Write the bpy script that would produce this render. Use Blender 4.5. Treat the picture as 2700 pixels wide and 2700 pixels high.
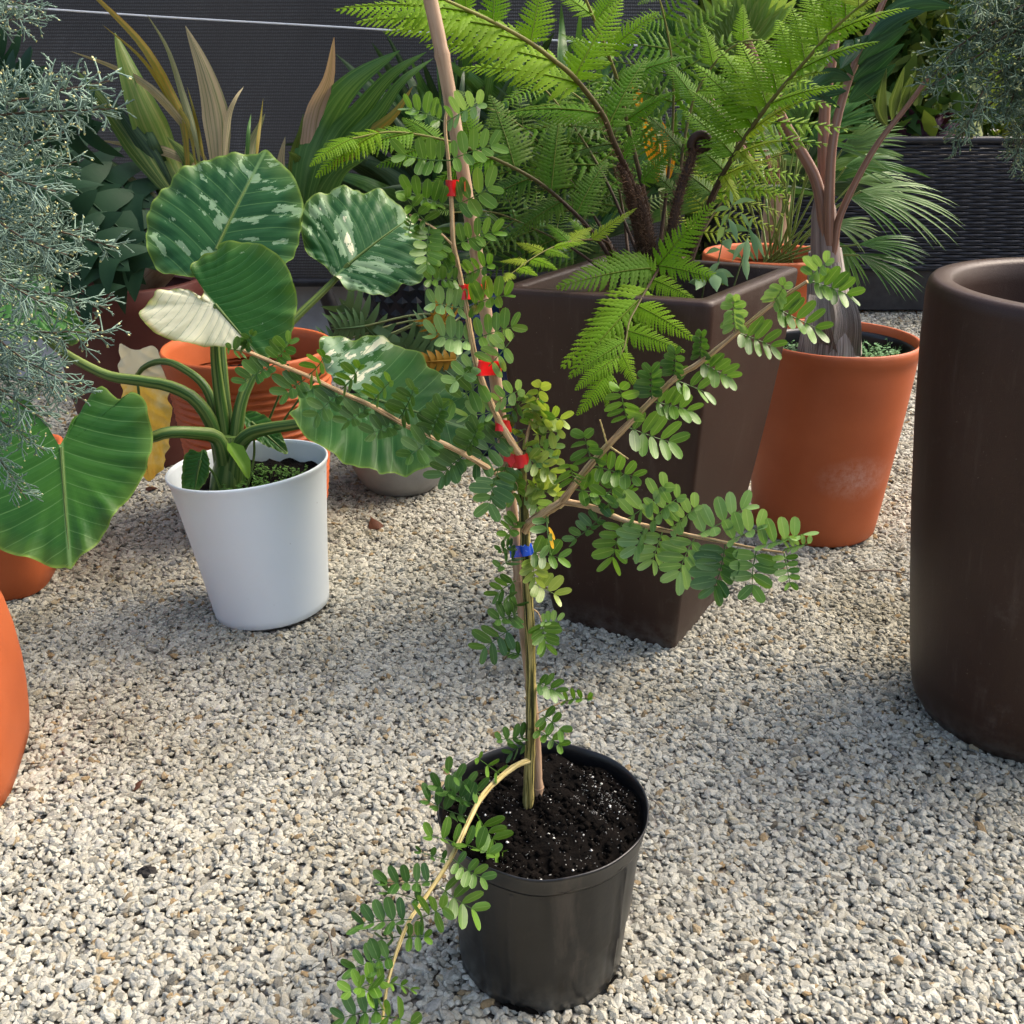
import bpy, math, random
import numpy as np

for _o in list(bpy.data.objects):
    bpy.data.objects.remove(_o)
rad = math.radians
random.seed(11)
rng = np.random.default_rng(11)
SC = bpy.context.scene
COL = SC.collection

# ------------------------------------------------------------------ camera
CAM_H, PITCH, FOC = 1.40, rad(23.2), 2700.0
cam_data = bpy.data.cameras.new('camera')
cam_data.sensor_width = 36.0
cam_data.sensor_height = 36.0
cam_data.lens = 36.0
cam_data.clip_start = 0.02
cam_data.clip_end = 300
cam = bpy.data.objects.new('camera', cam_data)
COL.objects.link(cam)
cam.location = (0, 0, CAM_H)
cam.rotation_euler = (rad(90) - PITCH, 0, 0)
SC.camera = cam

# ------------------------------------------------------------------ light
SUN_EL, SUN_AZ = rad(50), rad(66)      # azimuth clockwise from +Y (away from the camera)
world = bpy.data.worlds.new('World')
SC.world = world
world.use_nodes = True
_nt = world.node_tree
_sky = _nt.nodes.new('ShaderNodeTexSky')
_sky.sky_type = 'NISHITA'
_sky.sun_disc = False
_sky.sun_elevation = SUN_EL
_sky.sun_rotation = SUN_AZ
_sky.air_density = 1.0
_sky.dust_density = 7.0
_sky.ozone_density = 0.3
_bg = _nt.nodes['Background']
_bg.inputs['Strength'].default_value = 0.15
_nt.links.new(_sky.outputs[0], _bg.inputs[0])
sun_data = bpy.data.lights.new('sun', 'SUN')
sun_data.energy = 0.65
sun_data.angle = rad(36)
sun_data.color = (1.0, 0.98, 0.93)
sun = bpy.data.objects.new('sun', sun_data)
COL.objects.link(sun)
sun.location = (5, 3, 6)
sun.rotation_euler = (rad(90) - SUN_EL, 0, math.pi - SUN_AZ)
SC.view_settings.view_transform = 'Standard'
SC.view_settings.look = 'None'
SC.view_settings.gamma = 1.0
SC.view_settings.exposure = 1.34
SC.view_settings.use_curve_mapping = False
SC.render.engine = 'CYCLES'
SC.cycles.max_bounces = 4
SC.cycles.diffuse_bounces = 2
SC.cycles.glossy_bounces = 1
SC.cycles.transmission_bounces = 2
SC.cycles.transparent_max_bounces = 4
SC.cycles.use_adaptive_sampling = True
SC.cycles.adaptive_threshold = 0.03
SC.cycles.use_light_tree = False

# ------------------------------------------------------------------ helpers
CAM = np.array([0, 0, CAM_H])
FW = np.array([0, math.cos(PITCH), -math.sin(PITCH)])
UPV = np.array([0, math.sin(PITCH), math.cos(PITCH)])
RT = np.array([1.0, 0, 0])
ZUP = np.array([0, 0, 1.0])

def ray(u, v):
    return RT * ((u - 1350) / FOC) + UPV * ((1350 - v) / FOC) + FW
def pt(u, v, Y):
    """world point seen towards (u, v), standing in the plane y = Y"""
    d = ray(u, v)
    return CAM + d * (Y / d[1])
def pxm(p):
    """metres covered by one photo pixel at point p"""
    return float(np.dot(np.asarray(p) - CAM, FW)) / FOC
def nrm(a):
    a = np.asarray(a, float)
    n = np.linalg.norm(a, axis=-1, keepdims=True)
    return a / np.maximum(n, 1e-9)

def crv(pts, n):
    """Catmull-Rom through pts, n samples, near-even spacing"""
    P = np.asarray(pts, float)
    if len(P) == 2:
        t = np.linspace(0, 1, n)[:, None]
        return P[0] * (1 - t) + P[1] * t
    Q = np.vstack([2 * P[0] - P[1], P, 2 * P[-1] - P[-2]])
    out = []
    k = 24
    for i in range(1, len(Q) - 2):
        p0, p1, p2, p3 = Q[i - 1], Q[i], Q[i + 1], Q[i + 2]
        t = np.linspace(0, 1, k, endpoint=False)[:, None]
        out.append(0.5 * (2 * p1 + (p2 - p0) * t + (2 * p0 - 5 * p1 + 4 * p2 - p3) * t**2 + (3 * p1 - p0 - 3 * p2 + p3) * t**3))
    out = np.vstack(out + [P[-1:]])
    d = np.r_[0, np.cumsum(np.linalg.norm(np.diff(out, axis=0), axis=1))]
    s = np.linspace(0, d[-1], n)
    return np.stack([np.interp(s, d, out[:, j]) for j in range(out.shape[1])], 1)

def lin(xs, ys, n):
    return np.interp(np.linspace(0, 1, n), xs, ys)

class MB:
    """collects shapes; build() links them as ONE mesh object"""
    def __init__(s):
        s.V, s.Q, s.T, s.U, s.A, s.n = [], [], [], [], [], 0
    def add(s, v, q=None, t=None, uv=None, a=None):
        v = np.asarray(v, float).reshape(-1, 3)
        k = len(v)
        s.V.append(v)
        s.U.append(np.zeros((k, 2)) if uv is None else np.asarray(uv, float).reshape(-1, 2))
        s.A.append(np.zeros(k) if a is None else np.broadcast_to(np.asarray(a, float), (k,)))
        if q is not None and len(q):
            s.Q.append(np.asarray(q, np.int64).reshape(-1, 4) + s.n)
        if t is not None and len(t):
            s.T.append(np.asarray(t, np.int64).reshape(-1, 3) + s.n)
        s.n += k
        return s
    def grid(s, P, uv=None, wrap=False, a=None):
        P = np.asarray(P, float)
        N, M = P.shape[:2]
        idx = np.arange(N * M).reshape(N, M)
        if wrap:
            idx = np.hstack([idx, idx[:, :1]])
        q = np.stack([idx[:-1, :-1], idx[:-1, 1:], idx[1:, 1:], idx[1:, :-1]], -1).reshape(-1, 4)
        return s.add(P.reshape(-1, 3), q=q, uv=uv, a=a)
    def tube(s, path, r, sides=8, cap=True, a=None, rib=0):
        P = np.asarray(path, float)
        N = len(P)
        r = np.broadcast_to(np.asarray(r, float), (N,))
        T = nrm(np.gradient(P, axis=0))
        ref = np.array([0, 0, 1.0]) if abs(T[0][2]) < 0.9 else np.array([1.0, 0, 0])
        nv = nrm(np.cross(T[0], ref))
        fr = []
        for i in range(N):
            nv = nv - T[i] * np.dot(nv, T[i])
            nv = nv / max(np.linalg.norm(nv), 1e-9)
            fr.append((nv, np.cross(T[i], nv)))
        A = np.array([f[0] for f in fr])[:, None]
        B = np.array([f[1] for f in fr])[:, None]
        th = np.linspace(0, 2 * math.pi, sides, endpoint=False)[None, :, None]
        rr = r[:, None, None] * (1 + (rib * np.cos(th * 5) if rib else 0))
        G = P[:, None] + rr * (A * np.cos(th) + B * np.sin(th))
        d = np.r_[0, np.cumsum(np.linalg.norm(np.diff(P, axis=0), axis=1))]
        uv = np.stack(np.meshgrid(np.linspace(0, 1, sides, endpoint=False), d, indexing='xy'), -1)
        s.grid(G, uv=uv, wrap=True, a=a)
        if cap:
            for e, ring in ((0, G[0]), (1, G[-1])):
                v = np.vstack([ring, ring.mean(0)])
                i = np.arange(sides)
                t = np.stack([i, (i + 1) % sides, np.full(sides, sides)], 1)
                s.add(v, t=t if e else t[:, ::-1], a=0 if a is None else np.asarray(a, float).flat[-1])
        return s
    def blade(s, path, width, side, fold=0.0, cols=3, pleat=0.0, a=0.0, taper=None):
        """leaf strip: path (N,3), half-width (N,), side vectors (N,3)"""
        P = np.asarray(path, float)
        N = len(P)
        w = np.broadcast_to(np.asarray(width, float), (N,))
        S = np.broadcast_to(np.asarray(side, float), (N, 3))
        T = nrm(np.gradient(P, axis=0))
        S = nrm(S - T * np.sum(S * T, 1, keepdims=True))
        Nn = np.cross(T, S)
        c = np.linspace(-1, 1, cols)
        off = fold * np.abs(c)
        if pleat:
            off = off + pleat * (np.arange(cols) % 2)
        G = P[:, None] + S[:, None] * (w[:, None, None] * c[None, :, None]) + Nn[:, None] * (w[:, None, None] * off[None, :, None])
        d = np.r_[0, np.cumsum(np.linalg.norm(np.diff(P, axis=0), axis=1))]
        uv = np.stack(np.meshgrid(c * .5 + .5, d, indexing='xy'), -1)
        return s.grid(G, uv=uv, a=np.full(N * cols, a))
    def box(s, c, size, rot=0.0, axes=None):
        sx, sy, sz = np.asarray(size) / 2
        v = np.array([[x, y, z] for x in (-sx, sx) for y in (-sy, sy) for z in (-sz, sz)])
        if axes is not None:
            v = v @ np.asarray(axes)
        elif rot:
            cs, sn = math.cos(rot), math.sin(rot)
            v = v @ np.array([[cs, sn, 0], [-sn, cs, 0], [0, 0, 1]])
        q = [[0, 1, 3, 2], [4, 6, 7, 5], [0, 4, 5, 1], [2, 3, 7, 6], [0, 2, 6, 4], [1, 5, 7, 3]]
        return s.add(v + np.asarray(c), q=q)
    def lathe(s, prof, c=(0, 0, 0), n=64, wob=0.0):
        prof = np.asarray(prof, float)
        th = np.linspace(0, 2 * math.pi, n, endpoint=False)
        rr = prof[:, 0][:, None] * (1 + wob * np.sin(3 * th)[None])
        G = np.stack([rr * np.cos(th), rr * np.sin(th), np.repeat(prof[:, 1][:, None], n, 1)], -1) + np.asarray(c)
        uv = np.stack(np.meshgrid(th / (2 * math.pi), prof[:, 1], indexing='xy'), -1)
        return s.grid(G, uv=uv, wrap=True)
    def build(s, name, mat, parent=None, smooth=True, origin=None):
        me = bpy.data.meshes.new(name)
        V = np.vstack(s.V)
        if parent is not None:
            org = WLOC[parent.name]
        else:
            org = np.zeros(3) if origin is None else np.asarray(origin, float)
        U, A = np.vstack(s.U), np.concatenate(s.A)
        Q = np.vstack(s.Q) if s.Q else np.zeros((0, 4), np.int64)
        T = np.vstack(s.T) if s.T else np.zeros((0, 3), np.int64)
        loops = np.concatenate([Q.ravel(), T.ravel()]).astype(np.int32)
        starts = np.concatenate([np.arange(len(Q)) * 4, len(Q) * 4 + np.arange(len(T)) * 3]).astype(np.int32)
        me.vertices.add(len(V))
        me.vertices.foreach_set('co', (V - org).astype(np.float32).ravel())
        me.loops.add(len(loops))
        me.loops.foreach_set('vertex_index', loops)
        me.polygons.add(len(starts))
        me.polygons.foreach_set('loop_start', starts)
        me.polygons.foreach_set('use_smooth', np.full(len(starts), smooth))
        uvl = me.uv_layers.new(name='UVMap')
        uvl.data.foreach_set('uv', U[loops].astype(np.float32).ravel())
        at = me.attributes.new('tint', 'FLOAT', 'POINT')
        at.data.foreach_set('value', A.astype(np.float32))
        me.update(calc_edges=True)
        me.validate()
        if mat is not None:
            me.materials.append(mat)
        o = bpy.data.objects.new(name, me)
        COL.objects.link(o)
        if parent is not None:
            o.parent = parent
        else:
            o.location = tuple(org)
        WLOC[o.name] = np.array(org, float)
        return o

WLOC = {}
def tag(o, label=None, cat=None, group=None, kind=None):
    if label: o['label'] = label
    if cat: o['category'] = cat
    if group: o['group'] = group
    if kind: o['kind'] = kind
    return o
def thing(name, loc, label, cat, group=None):
    o = bpy.data.objects.new(name, None)
    COL.objects.link(o)
    o.location = tuple(loc)
    o.empty_display_size = 0.05
    WLOC[o.name] = np.array(loc, float)
    return tag(o, label, cat, group)

# ------------------------------------------------------------------ materials
class NT:
    def __init__(s, name):
        s.m = bpy.data.materials.new(name)
        s.m.use_nodes = True
        s.t = s.m.node_tree
        s.n = s.t.nodes
        s.bsdf = s.n['Principled BSDF']
        s.out = s.n['Material Output']
    def new(s, typ, **kw):
        x = s.n.new(typ)
        for k, v in kw.items():
            setattr(x, k, v)
        return x
    def lk(s, a, b):
        s.t.links.new(a, b)
    def math(s, op, a, b=None, clamp=False):
        x = s.new('ShaderNodeMath', operation=op, use_clamp=clamp)
        for i, v in enumerate((a, b)):
            if v is None: continue
            if isinstance(v, (int, float)): x.inputs[i].default_value = v
            else: s.lk(v, x.inputs[i])
        return x.outputs[0]
    def ramp(s, fac, stops, interp='LINEAR'):
        x = s.new('ShaderNodeValToRGB')
        x.color_ramp.interpolation = interp
        el = x.color_ramp.elements
        while len(el) < len(stops): el.new(0.5)
        for e, (p, c) in zip(el, stops):
            e.position = p
            e.color = (*c, 1) if len(c) == 3 else c
        s.lk(fac, x.inputs[0])
        return x.outputs[0]
    def noise(s, scale, detail=4, vec=None, rough=0.55, dist=0.0, out=0):
        x = s.new('ShaderNodeTexNoise')
        x.inputs['Scale'].default_value = scale
        x.inputs['Detail'].default_value = detail
        x.inputs['Roughness'].default_value = rough
        x.inputs['Distortion'].default_value = dist
        if vec is not None: s.lk(vec, x.inputs['Vector'])
        return x.outputs[out]
    def obj(s):
        return s.new('ShaderNodeTexCoord').outputs['Object']
    def uv(s):
        return s.new('ShaderNodeTexCoord').outputs['UV']
    def mapping(s, vec, scale=(1, 1, 1), loc=(0, 0, 0)):
        x = s.new('ShaderNodeMapping')
        x.inputs['Scale'].default_value = scale
        x.inputs['Location'].default_value = loc
        s.lk(vec, x.inputs['Vector'])
        return x.outputs[0]
    def mix(s, fac, a, b, blend='MIX'):
        x = s.new('ShaderNodeMix', data_type='RGBA', blend_type=blend)
        for i, v in ((0, fac), (6, a), (7, b)):
            if isinstance(v, (int, float)): x.inputs[i].default_value = v
            elif isinstance(v, tuple): x.inputs[i].default_value = (*v, 1) if len(v) == 3 else v
            else: s.lk(v, x.inputs[i])
        return x.outputs[2]
    def attr(s, name):
        return s.new('ShaderNodeAttribute', attribute_name=name).outputs['Fac']
    def rnd(s):
        return s.new('ShaderNodeObjectInfo').outputs['Random']
    def bump(s, h, strength=0.3, dist=0.01):
        x = s.new('ShaderNodeBump')
        x.inputs['Strength'].default_value = strength
        x.inputs['Distance'].default_value = dist
        s.lk(h, x.inputs['Height'])
        s.lk(x.outputs[0], s.bsdf.inputs['Normal'])
    def base(s, c):
        if isinstance(c, tuple): s.bsdf.inputs['Base Color'].default_value = (*c, 1)
        else: s.lk(c, s.bsdf.inputs['Base Color'])
    def set(s, rough=0.5, spec=0.5, metal=0.0):
        s.bsdf.inputs['Roughness'].default_value = rough
        s.bsdf.inputs['Specular IOR Level'].default_value = spec
        s.bsdf.inputs['Metallic'].default_value = metal
    def translucent(s, col, fac):
        tr = s.new('ShaderNodeBsdfTranslucent')
        if isinstance(col, tuple): tr.inputs[0].default_value = (*col, 1)
        else: s.lk(col, tr.inputs[0])
        mx = s.new('ShaderNodeMixShader')
        mx.inputs[0].default_value = fac
        s.lk(s.bsdf.outputs[0], mx.inputs[1])
        s.lk(tr.outputs[0], mx.inputs[2])
        s.lk(mx.outputs[0], s.out.inputs[0])

def m_plain(name, c1, c2, scale=6, rough=0.5, spec=0.4, bump=0.0, bscale=80, speck=None, detail=5):
    k = NT(name)
    o = k.obj()
    f = k.noise(scale, detail, o)
    col = k.ramp(f, [(0.3, c1), (0.7, c2)])
    if speck:
        sp = k.noise(260, 2, o)
        col = k.mix(k.ramp(sp, [(0.70, (0, 0, 0)), (0.76, (1, 1, 1))]), col, speck)
    k.base(col)
    k.set(rough, spec)
    if bump: k.bump(k.noise(bscale, 4, o), bump, 0.004)
    return k.m

def m_leaf(name, c1, c2, trans=0.25, rough=0.48, spec=0.25, stripes=0, stripe_col=None, tint=None, nscale=9, tcol=None, dry=None):
    """foliage: c1..c2 vary by object and by noise; optional lengthwise stripes (UV x); tint attribute mixes to another colour"""
    k = NT(name)
    o = k.obj()
    f = k.math('ADD', k.math('MULTIPLY', k.noise(nscale, 4, o), 0.75), k.math('MULTIPLY', k.rnd(), 0.35))
    col = k.ramp(f, [(0.28, c1), (0.8, c2)])
    if stripes:
        uv = k.uv()
        sx = k.mapping(uv, (stripes, 1.2, 1))
        st = k.noise(1.0, 3, sx, 0.6)
        col = k.mix(k.ramp(st, [(0.46, (0, 0, 0)), (0.62, (1, 1, 1))]), col, stripe_col)
    if tint is not None:
        col = k.mix(k.attr('tint'), col, tint)
    if dry is not None:
        dn = k.noise(5, 5, o)
        col = k.mix(k.ramp(dn, [(0.62, (0, 0, 0)), (0.72, (1, 1, 1))]), col, dry)
    k.base(col)
    k.set(rough, spec)
    k.bump(k.noise(60, 2, o), 0.15, 0.003)
    if trans:
        t2 = k.mix(1.0, col, tcol or (1.0, 1.0, 0.55), 'MULTIPLY')
        k.translucent(t2, trans)
    return k.m
# ------------------------------------------------------------------ the setting: ground, gravel
k = NT('ground_bed')
o_ = k.obj()
vor = k.new('ShaderNodeTexVoronoi'); vor.inputs['Scale'].default_value = 75
k.lk(o_, vor.inputs['Vector'])
sep = k.new('ShaderNodeSeparateColor'); k.lk(vor.outputs['Color'], sep.inputs[0])
cg = k.ramp(sep.outputs[0], [(0.0, (.16, .15, .13)), (0.4, (.33, .32, .29)), (0.8, (.46, .45, .41)), (1.0, (.36, .28, .19))])
edge = k.ramp(vor.outputs['Distance'], [(0.25, (1, 1, 1)), (0.75, (.22, .2, .17))])
k.base(k.mix(1.0, cg, edge, 'MULTIPLY')); k.set(0.9, 0.2)
k.bump(k.math('SUBTRACT', 1.0, vor.outputs['Distance']), 0.8, 0.01)
M_GROUND = k.m
g = MB()
gx = np.array([-40, -12, -4, 0, 4, 12, 40.]); gy = np.array([-30, -6, 0, 3, 6, 15, 50.])
G = np.stack(np.meshgrid(gx, gy, indexing='ij'), -1)
g.grid(np.dstack([G, np.full(G.shape[:2], -0.004)]))
ground = g.build('ground', M_GROUND)
tag(ground, kind='structure')

# footprints kept free of stones: (x, y, r)
FOOT = []

def build_gravel():
    k = NT('gravel_stone')
    r = k.rnd()
    col = k.ramp(r, [(0.0, (.22, .21, .185)), (0.10, (.50, .485, .43)), (0.26, (.68, .66, .595)), (0.42, (.58, .565, .515)), (0.54, (.32, .31, .28)),
                     (0.62, (.74, .72, .65)), (0.78, (.58, .55, .465)), (0.87, (.42, .42, .41)), (0.945, (.54, .48, .36)), (0.985, (.40, .28, .15)), (1.0, (.13, .125, .11))], 'LINEAR')
    o = k.obj()
    n = k.noise(1.6, 5, o, 0.7)
    col = k.mix(0.9, col, k.ramp(n, [(0.3, (.50, .50, .44)), (0.7, (.92, .925, .865))]), 'MULTIPLY')
    # damp, algae-stained patches in the bed, a stain with a shape of its own
    gpos = k.new('ShaderNodeNewGeometry').outputs['Position']
    damp = k.noise(1.3, 5, gpos, 0.6, 0.4)
    col = k.mix(k.ramp(damp, [(0.52, (0, 0, 0)), (0.70, (.75, .75, .75))]), col, k.mix(1.0, col, (.50, .46, .36), 'MULTIPLY'))
    k.base(col); k.set(0.85, 0.25)
    k.bump(k.noise(4.0, 4, o), 0.35, 0.2)
    M = k.m
    # seed points: dense close up, coarser towards the back
    pts, scl = [], []
    def region(x0, x1, y0, y1, dens, s0, s1):
        n = int((x1 - x0) * (y1 - y0) * dens)
        p = np.stack([rng.uniform(x0, x1, n), rng.uniform(y0, y1, n)], 1)
        lim = 0.62 * (p[:, 1] + 0.3) + 0.75
        p = p[np.abs(p[:, 0]) < lim]
        pts.append(p)
        q = rng.beta(1.35, 4.0, len(p))
        scl.append(s0 + (s1 - s0) * q)
    region(-2.6, 2.6, 0.55, 2.6, 20000, .0027, .0118)
    region(-3.4, 3.4, 2.6, 4.2, 12500, .0038, .0135)
    region(-4.5, 4.5, 4.2, 7.2, 3800, .007, .015)
    P = np.vstack(pts); S = np.concatenate(scl)
    keep = np.ones(len(P), bool)
    for x, y, r in FOOT:
        keep &= (P[:, 0] - x)**2 + (P[:, 1] - y)**2 > r * r
    P, S = P[keep], S[keep]
    z = rng.uniform(-0.002, 0.007, len(P)) + .006 * np.sin(P[:, 0] * 3.1 + 1) * np.sin(P[:, 1] * 2.7)
    me = bpy.data.meshes.new('gravel')
    me.vertices.add(len(P))
    me.vertices.foreach_set('co', np.column_stack([P, z]).astype(np.float32).ravel())
    at = me.attributes.new('size', 'FLOAT', 'POINT'); at.data.foreach_set('value', S.astype(np.float32))
    o = bpy.data.objects.new('gravel', me); COL.objects.link(o)
    tag(o, 'pale crushed stone gravel covering the whole ground', 'gravel', kind='stuff')
    ng = bpy.data.node_groups.new('gravel_stones', 'GeometryNodeTree')
    ng.interface.new_socket('Geometry', in_out='INPUT', socket_type='NodeSocketGeometry')
    ng.interface.new_socket('Geometry', in_out='OUTPUT', socket_type='NodeSocketGeometry')
    N, L = ng.nodes, ng.links
    gi, go = N.new('NodeGroupInput'), N.new('NodeGroupOutput')
    g2i = N.new('GeometryNodeGeometryToInstance')
    for sd in range(9):
        ico = N.new('GeometryNodeMeshIcoSphere'); ico.inputs['Radius'].default_value = 1.0
        ico.inputs['Subdivisions'].default_value = 2 if sd % 3 else 1
        rv = N.new('FunctionNodeRandomValue'); rv.data_type = 'FLOAT_VECTOR'
        am = 0.62 if not sd % 3 else 0.24
        rv.inputs[0].default_value = (-am,) * 3; rv.inputs[1].default_value = (am,) * 3
        rv.inputs['Seed'].default_value = sd * 7 + 3
        sp = N.new('GeometryNodeSetPosition'); L.new(ico.outputs[0], sp.inputs[0]); L.new(rv.outputs[0], sp.inputs['Offset'])
        hull = N.new('GeometryNodeConvexHull'); L.new(sp.outputs[0], hull.inputs[0])
        tr = N.new('GeometryNodeTransform'); L.new(hull.outputs[0], tr.inputs[0])
        tr.inputs['Scale'].default_value = (1.0 + .35 * (sd % 3), 0.95, 0.62 + 0.1 * (sd % 4))
        sm = N.new('GeometryNodeSetMaterial'); sm.inputs['Material'].default_value = M
        L.new(tr.outputs[0], sm.inputs[0])
        sh = N.new('GeometryNodeSetShadeSmooth'); sh.inputs['Shade Smooth'].default_value = False
        L.new(sm.outputs[0], sh.inputs[0])
        L.new(sh.outputs[0], g2i.inputs[0])
    iop = N.new('GeometryNodeInstanceOnPoints')
    m2p = N.new('GeometryNodeMeshToPoints'); L.new(gi.outputs[0], m2p.inputs[0])
    L.new(m2p.outputs[0], iop.inputs['Points']); L.new(g2i.outputs[0], iop.inputs['Instance'])
    iop.inputs['Pick Instance'].default_value = True
    ri = N.new('FunctionNodeRandomValue'); ri.data_type = 'INT'
    for s_ in ri.inputs:
        if s_.type == 'INT' and s_.name == 'Max': s_.default_value = 8
        if s_.type == 'INT' and s_.name == 'Min': s_.default_value = 0
    L.new([q for q in ri.outputs if q.type == 'INT'][0], iop.inputs['Instance Index'])
    rr = N.new('FunctionNodeRandomValue'); rr.data_type = 'FLOAT_VECTOR'
    rr.inputs[0].default_value = (-.5, -.5, 0); rr.inputs[1].default_value = (.5, .5, 6.283); rr.inputs['Seed'].default_value = 5
    L.new(rr.outputs[0], iop.inputs['Rotation'])
    na = N.new('GeometryNodeInputNamedAttribute'); na.data_type = 'FLOAT'; na.inputs['Name'].default_value = 'size'
    L.new(na.outputs[0], iop.inputs['Scale'])
    L.new(iop.outputs[0], go.inputs[0])
    md = o.modifiers.new('stones', 'NODES'); md.node_group = ng
    return o

# ------------------------------------------------------------------ fences behind
k = NT('shade_cloth')
o_ = k.obj()
w = k.new('ShaderNodeTexWave'); w.wave_type = 'BANDS'; w.bands_direction = 'Z'
w.inputs['Scale'].default_value = 24; w.inputs['Distortion'].default_value = 2.2; w.inputs['Detail'].default_value = 3; w.inputs['Detail Scale'].default_value = 9
k.lk(o_, w.inputs['Vector'])
w2 = k.new('ShaderNodeTexWave'); w2.wave_type = 'BANDS'; w2.bands_direction = 'X'
w2.inputs['Scale'].default_value = 40; w2.inputs['Distortion'].default_value = 1.2; w2.inputs['Detail'].default_value = 2
k.lk(o_, w2.inputs['Vector'])
knit = k.math('MULTIPLY', w.outputs['Fac'], k.math('ADD', k.math('MULTIPLY', w2.outputs['Fac'], 0.6), 0.4))
light_blotch = k.noise(1.6, 5, k.mapping(o_, (1, 1, 0.6)), 0.6, 0.8)  # pale blotches where light comes through the cloth, painted into its colour
colr = k.mix(k.ramp(knit, [(0.15, (0, 0, 0)), (0.75, (1, 1, 1))]), (.006, .007, .008), k.ramp(light_blotch, [(0.32, (.020, .022, .026)), (0.52, (.048, .052, .058)), (0.74, (.15, .155, .165))]))
k.base(colr); k.set(0.75, 0.3)
k.bump(knit, 0.5, 0.006)
k.translucent((.10, .105, .115), 0.15)
M_CLOTH = k.m
M_DARKMETAL = m_plain('dark_metal', (.012, .012, .014), (.03, .03, .032), 20, 0.5)
M_WIRE = m_plain('white_cord', (.72, .72, .70), (.82, .82, .80), 30, 0.6)
M_TARP = m_plain('grey_tarp', (.20, .20, .20), (.40, .40, .395), 3, 0.7, bump=0.3, bscale=12)

def cloth_fence(x0, x1, Y, z0, z1, label, rod=True, slope=0.0):
    t = thing('shade_cloth_fence', ((x0 + x1) / 2, Y, 0), label, 'fence')
    nx = int((x1 - x0) * 14); nz = 26
    X, Z = np.meshgrid(np.linspace(x0, x1, nx), np.linspace(0, 1, nz), indexing='ij')
    zz = z0 + slope * (X - x0) + (z1 - z0) * Z
    yy = Y + .03 * np.sin(X * 2.3 + Z * 2) * (1 - Z) + .018 * np.sin(X * 5.1 + Z * 7) + .012 * np.sin(Z * 23 + X * 1.7) * np.exp(-((X + 2.2) / .9)**2)
    m = MB(); m.grid(np.stack([X, yy, zz], -1)); m.build('cloth', M_CLOTH, t)
    if rod:
        xs = np.linspace(x0, x1, 30)
        m = MB(); m.tube(np.stack([xs, Y - .02 + .012 * np.sin(xs * 3), z0 + slope * (xs - x0) - .01 + .01 * np.sin(xs * 1.9)], 1), .022, 8)
        m.build('hem_rod', M_DARKMETAL, t)
    for x in np.arange(x0 + .4, x1, 2.4):
        m = MB(); m.tube([(x, Y + .12, 0), (x, Y + .12, z1 + .1)], .03, 10); m.build('post', M_DARKMETAL, t)
    return t
cloth_fence(-5.2, 0.80, 4.90, 0.46, 3.2, 'black knitted shade cloth screen hung behind the palm with striped leaves', slope=0.012)
wire = MB()
pa, pb, pc = pt(-500, -14, 4.83), pt(0, 16, 4.83), pt(920, 73, 4.83)
dirw = nrm(pc - pb)
wire.tube(crv([pb - dirw * 1.6, pb, (pb + pc) / 2 + [0, 0, -.003], pc, pc + dirw * 1.35], 40), .0045, 6)
tag(wire.build('stretched_rope', M_WIRE, origin=pb - dirw * 1.6), 'thin white rope stretched across the black shade cloth', 'rope')
# grey sheet under the cloth
m = MB()
X, Z = np.meshgrid(np.linspace(-4.6, .6, 120), np.linspace(0, 1, 12), indexing='ij')
m.grid(np.stack([X, 5.02 + .05 * np.sin(X * 9) * (1 - .5 * Z) - .12 * (1 - Z)**3, .002 + .62 * Z], -1))
tag(m.build('grey_tarp', M_TARP, origin=(-1.7, 5.0, 0)), 'grey plastic sheet hanging below the hem of the shade cloth', 'tarp')

# ------------------------------------------------------------------ woven planter box
k = NT('wicker'); o_ = k.obj()
k.base(k.ramp(k.noise(30, 3, o_), [(0.3, (.006, .0075, .012)), (0.7, (.016, .019, .028))])); k.set(0.42, 0.35)
M_WICK = k.m
t = thing('woven_planter_box', (3.4, 6.5, 0), 'long dark blue woven box planter standing along the back right', 'planter')
X0, X1, YW = 1.25, 5.6, 6.40
TOPZ, MIDZ = 1.03, 0.30
m = MB()
m.box(((X0 + X1) / 2, YW + .34, (TOPZ + .02) / 2), (X1 - X0 - .03, .60, TOPZ - .04)); m.build('core', M_DARKMETAL, t, smooth=False)
m = MB()
p = .115; rows = 40; rh = (TOPZ - MIDZ) / rows
for r_ in range(rows):
    xs = np.arange(X0, X1, p / 4)
    y = YW - .004 - .010 * np.sin(2 * math.pi * xs / (2 * p) + math.pi * (r_ % 2))
    zc = MIDZ + (r_ + .5) * rh
    prof = [(-.48, .006), (-.25, 0), (.25, 0), (.48, .006)]
    G = np.stack([np.stack([xs, y + d, np.full_like(xs, zc + f * rh)], 1) for f, d in prof], 1)
    m.grid(G)
rows2 = 17; rh2 = (MIDZ - .03) / rows2
for r_ in range(rows2):
    xs = np.arange(X0, X1, p / 4)
    y = YW + .05 - .010 * np.sin(2 * math.pi * xs / (2 * p) + math.pi * (r_ % 2))
    zc = .02 + (r_ + .5) * rh2
    G = np.stack([np.stack([xs, y + d, np.full_like(xs, zc + f * rh2)], 1) for f, d in [(-.48, .006), (-.25, 0), (.25, 0), (.48, .006)]], 1)
    m.grid(G)
tag(m.build('weave', M_WICK, t), kind='stuff')
m = MB()
m.tube([(X0 - .02, YW - .005, TOPZ + .008), (X1, YW - .005, TOPZ + .008)], .022, 8)
m.build('top_rim', M_WICK, t)
m = MB(); m.tube([(X0 - .02, YW + .012, MIDZ - .006), (X1, YW + .012, MIDZ - .006)], .020, 8); m.build('ledge', M_WICK, t)

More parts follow.
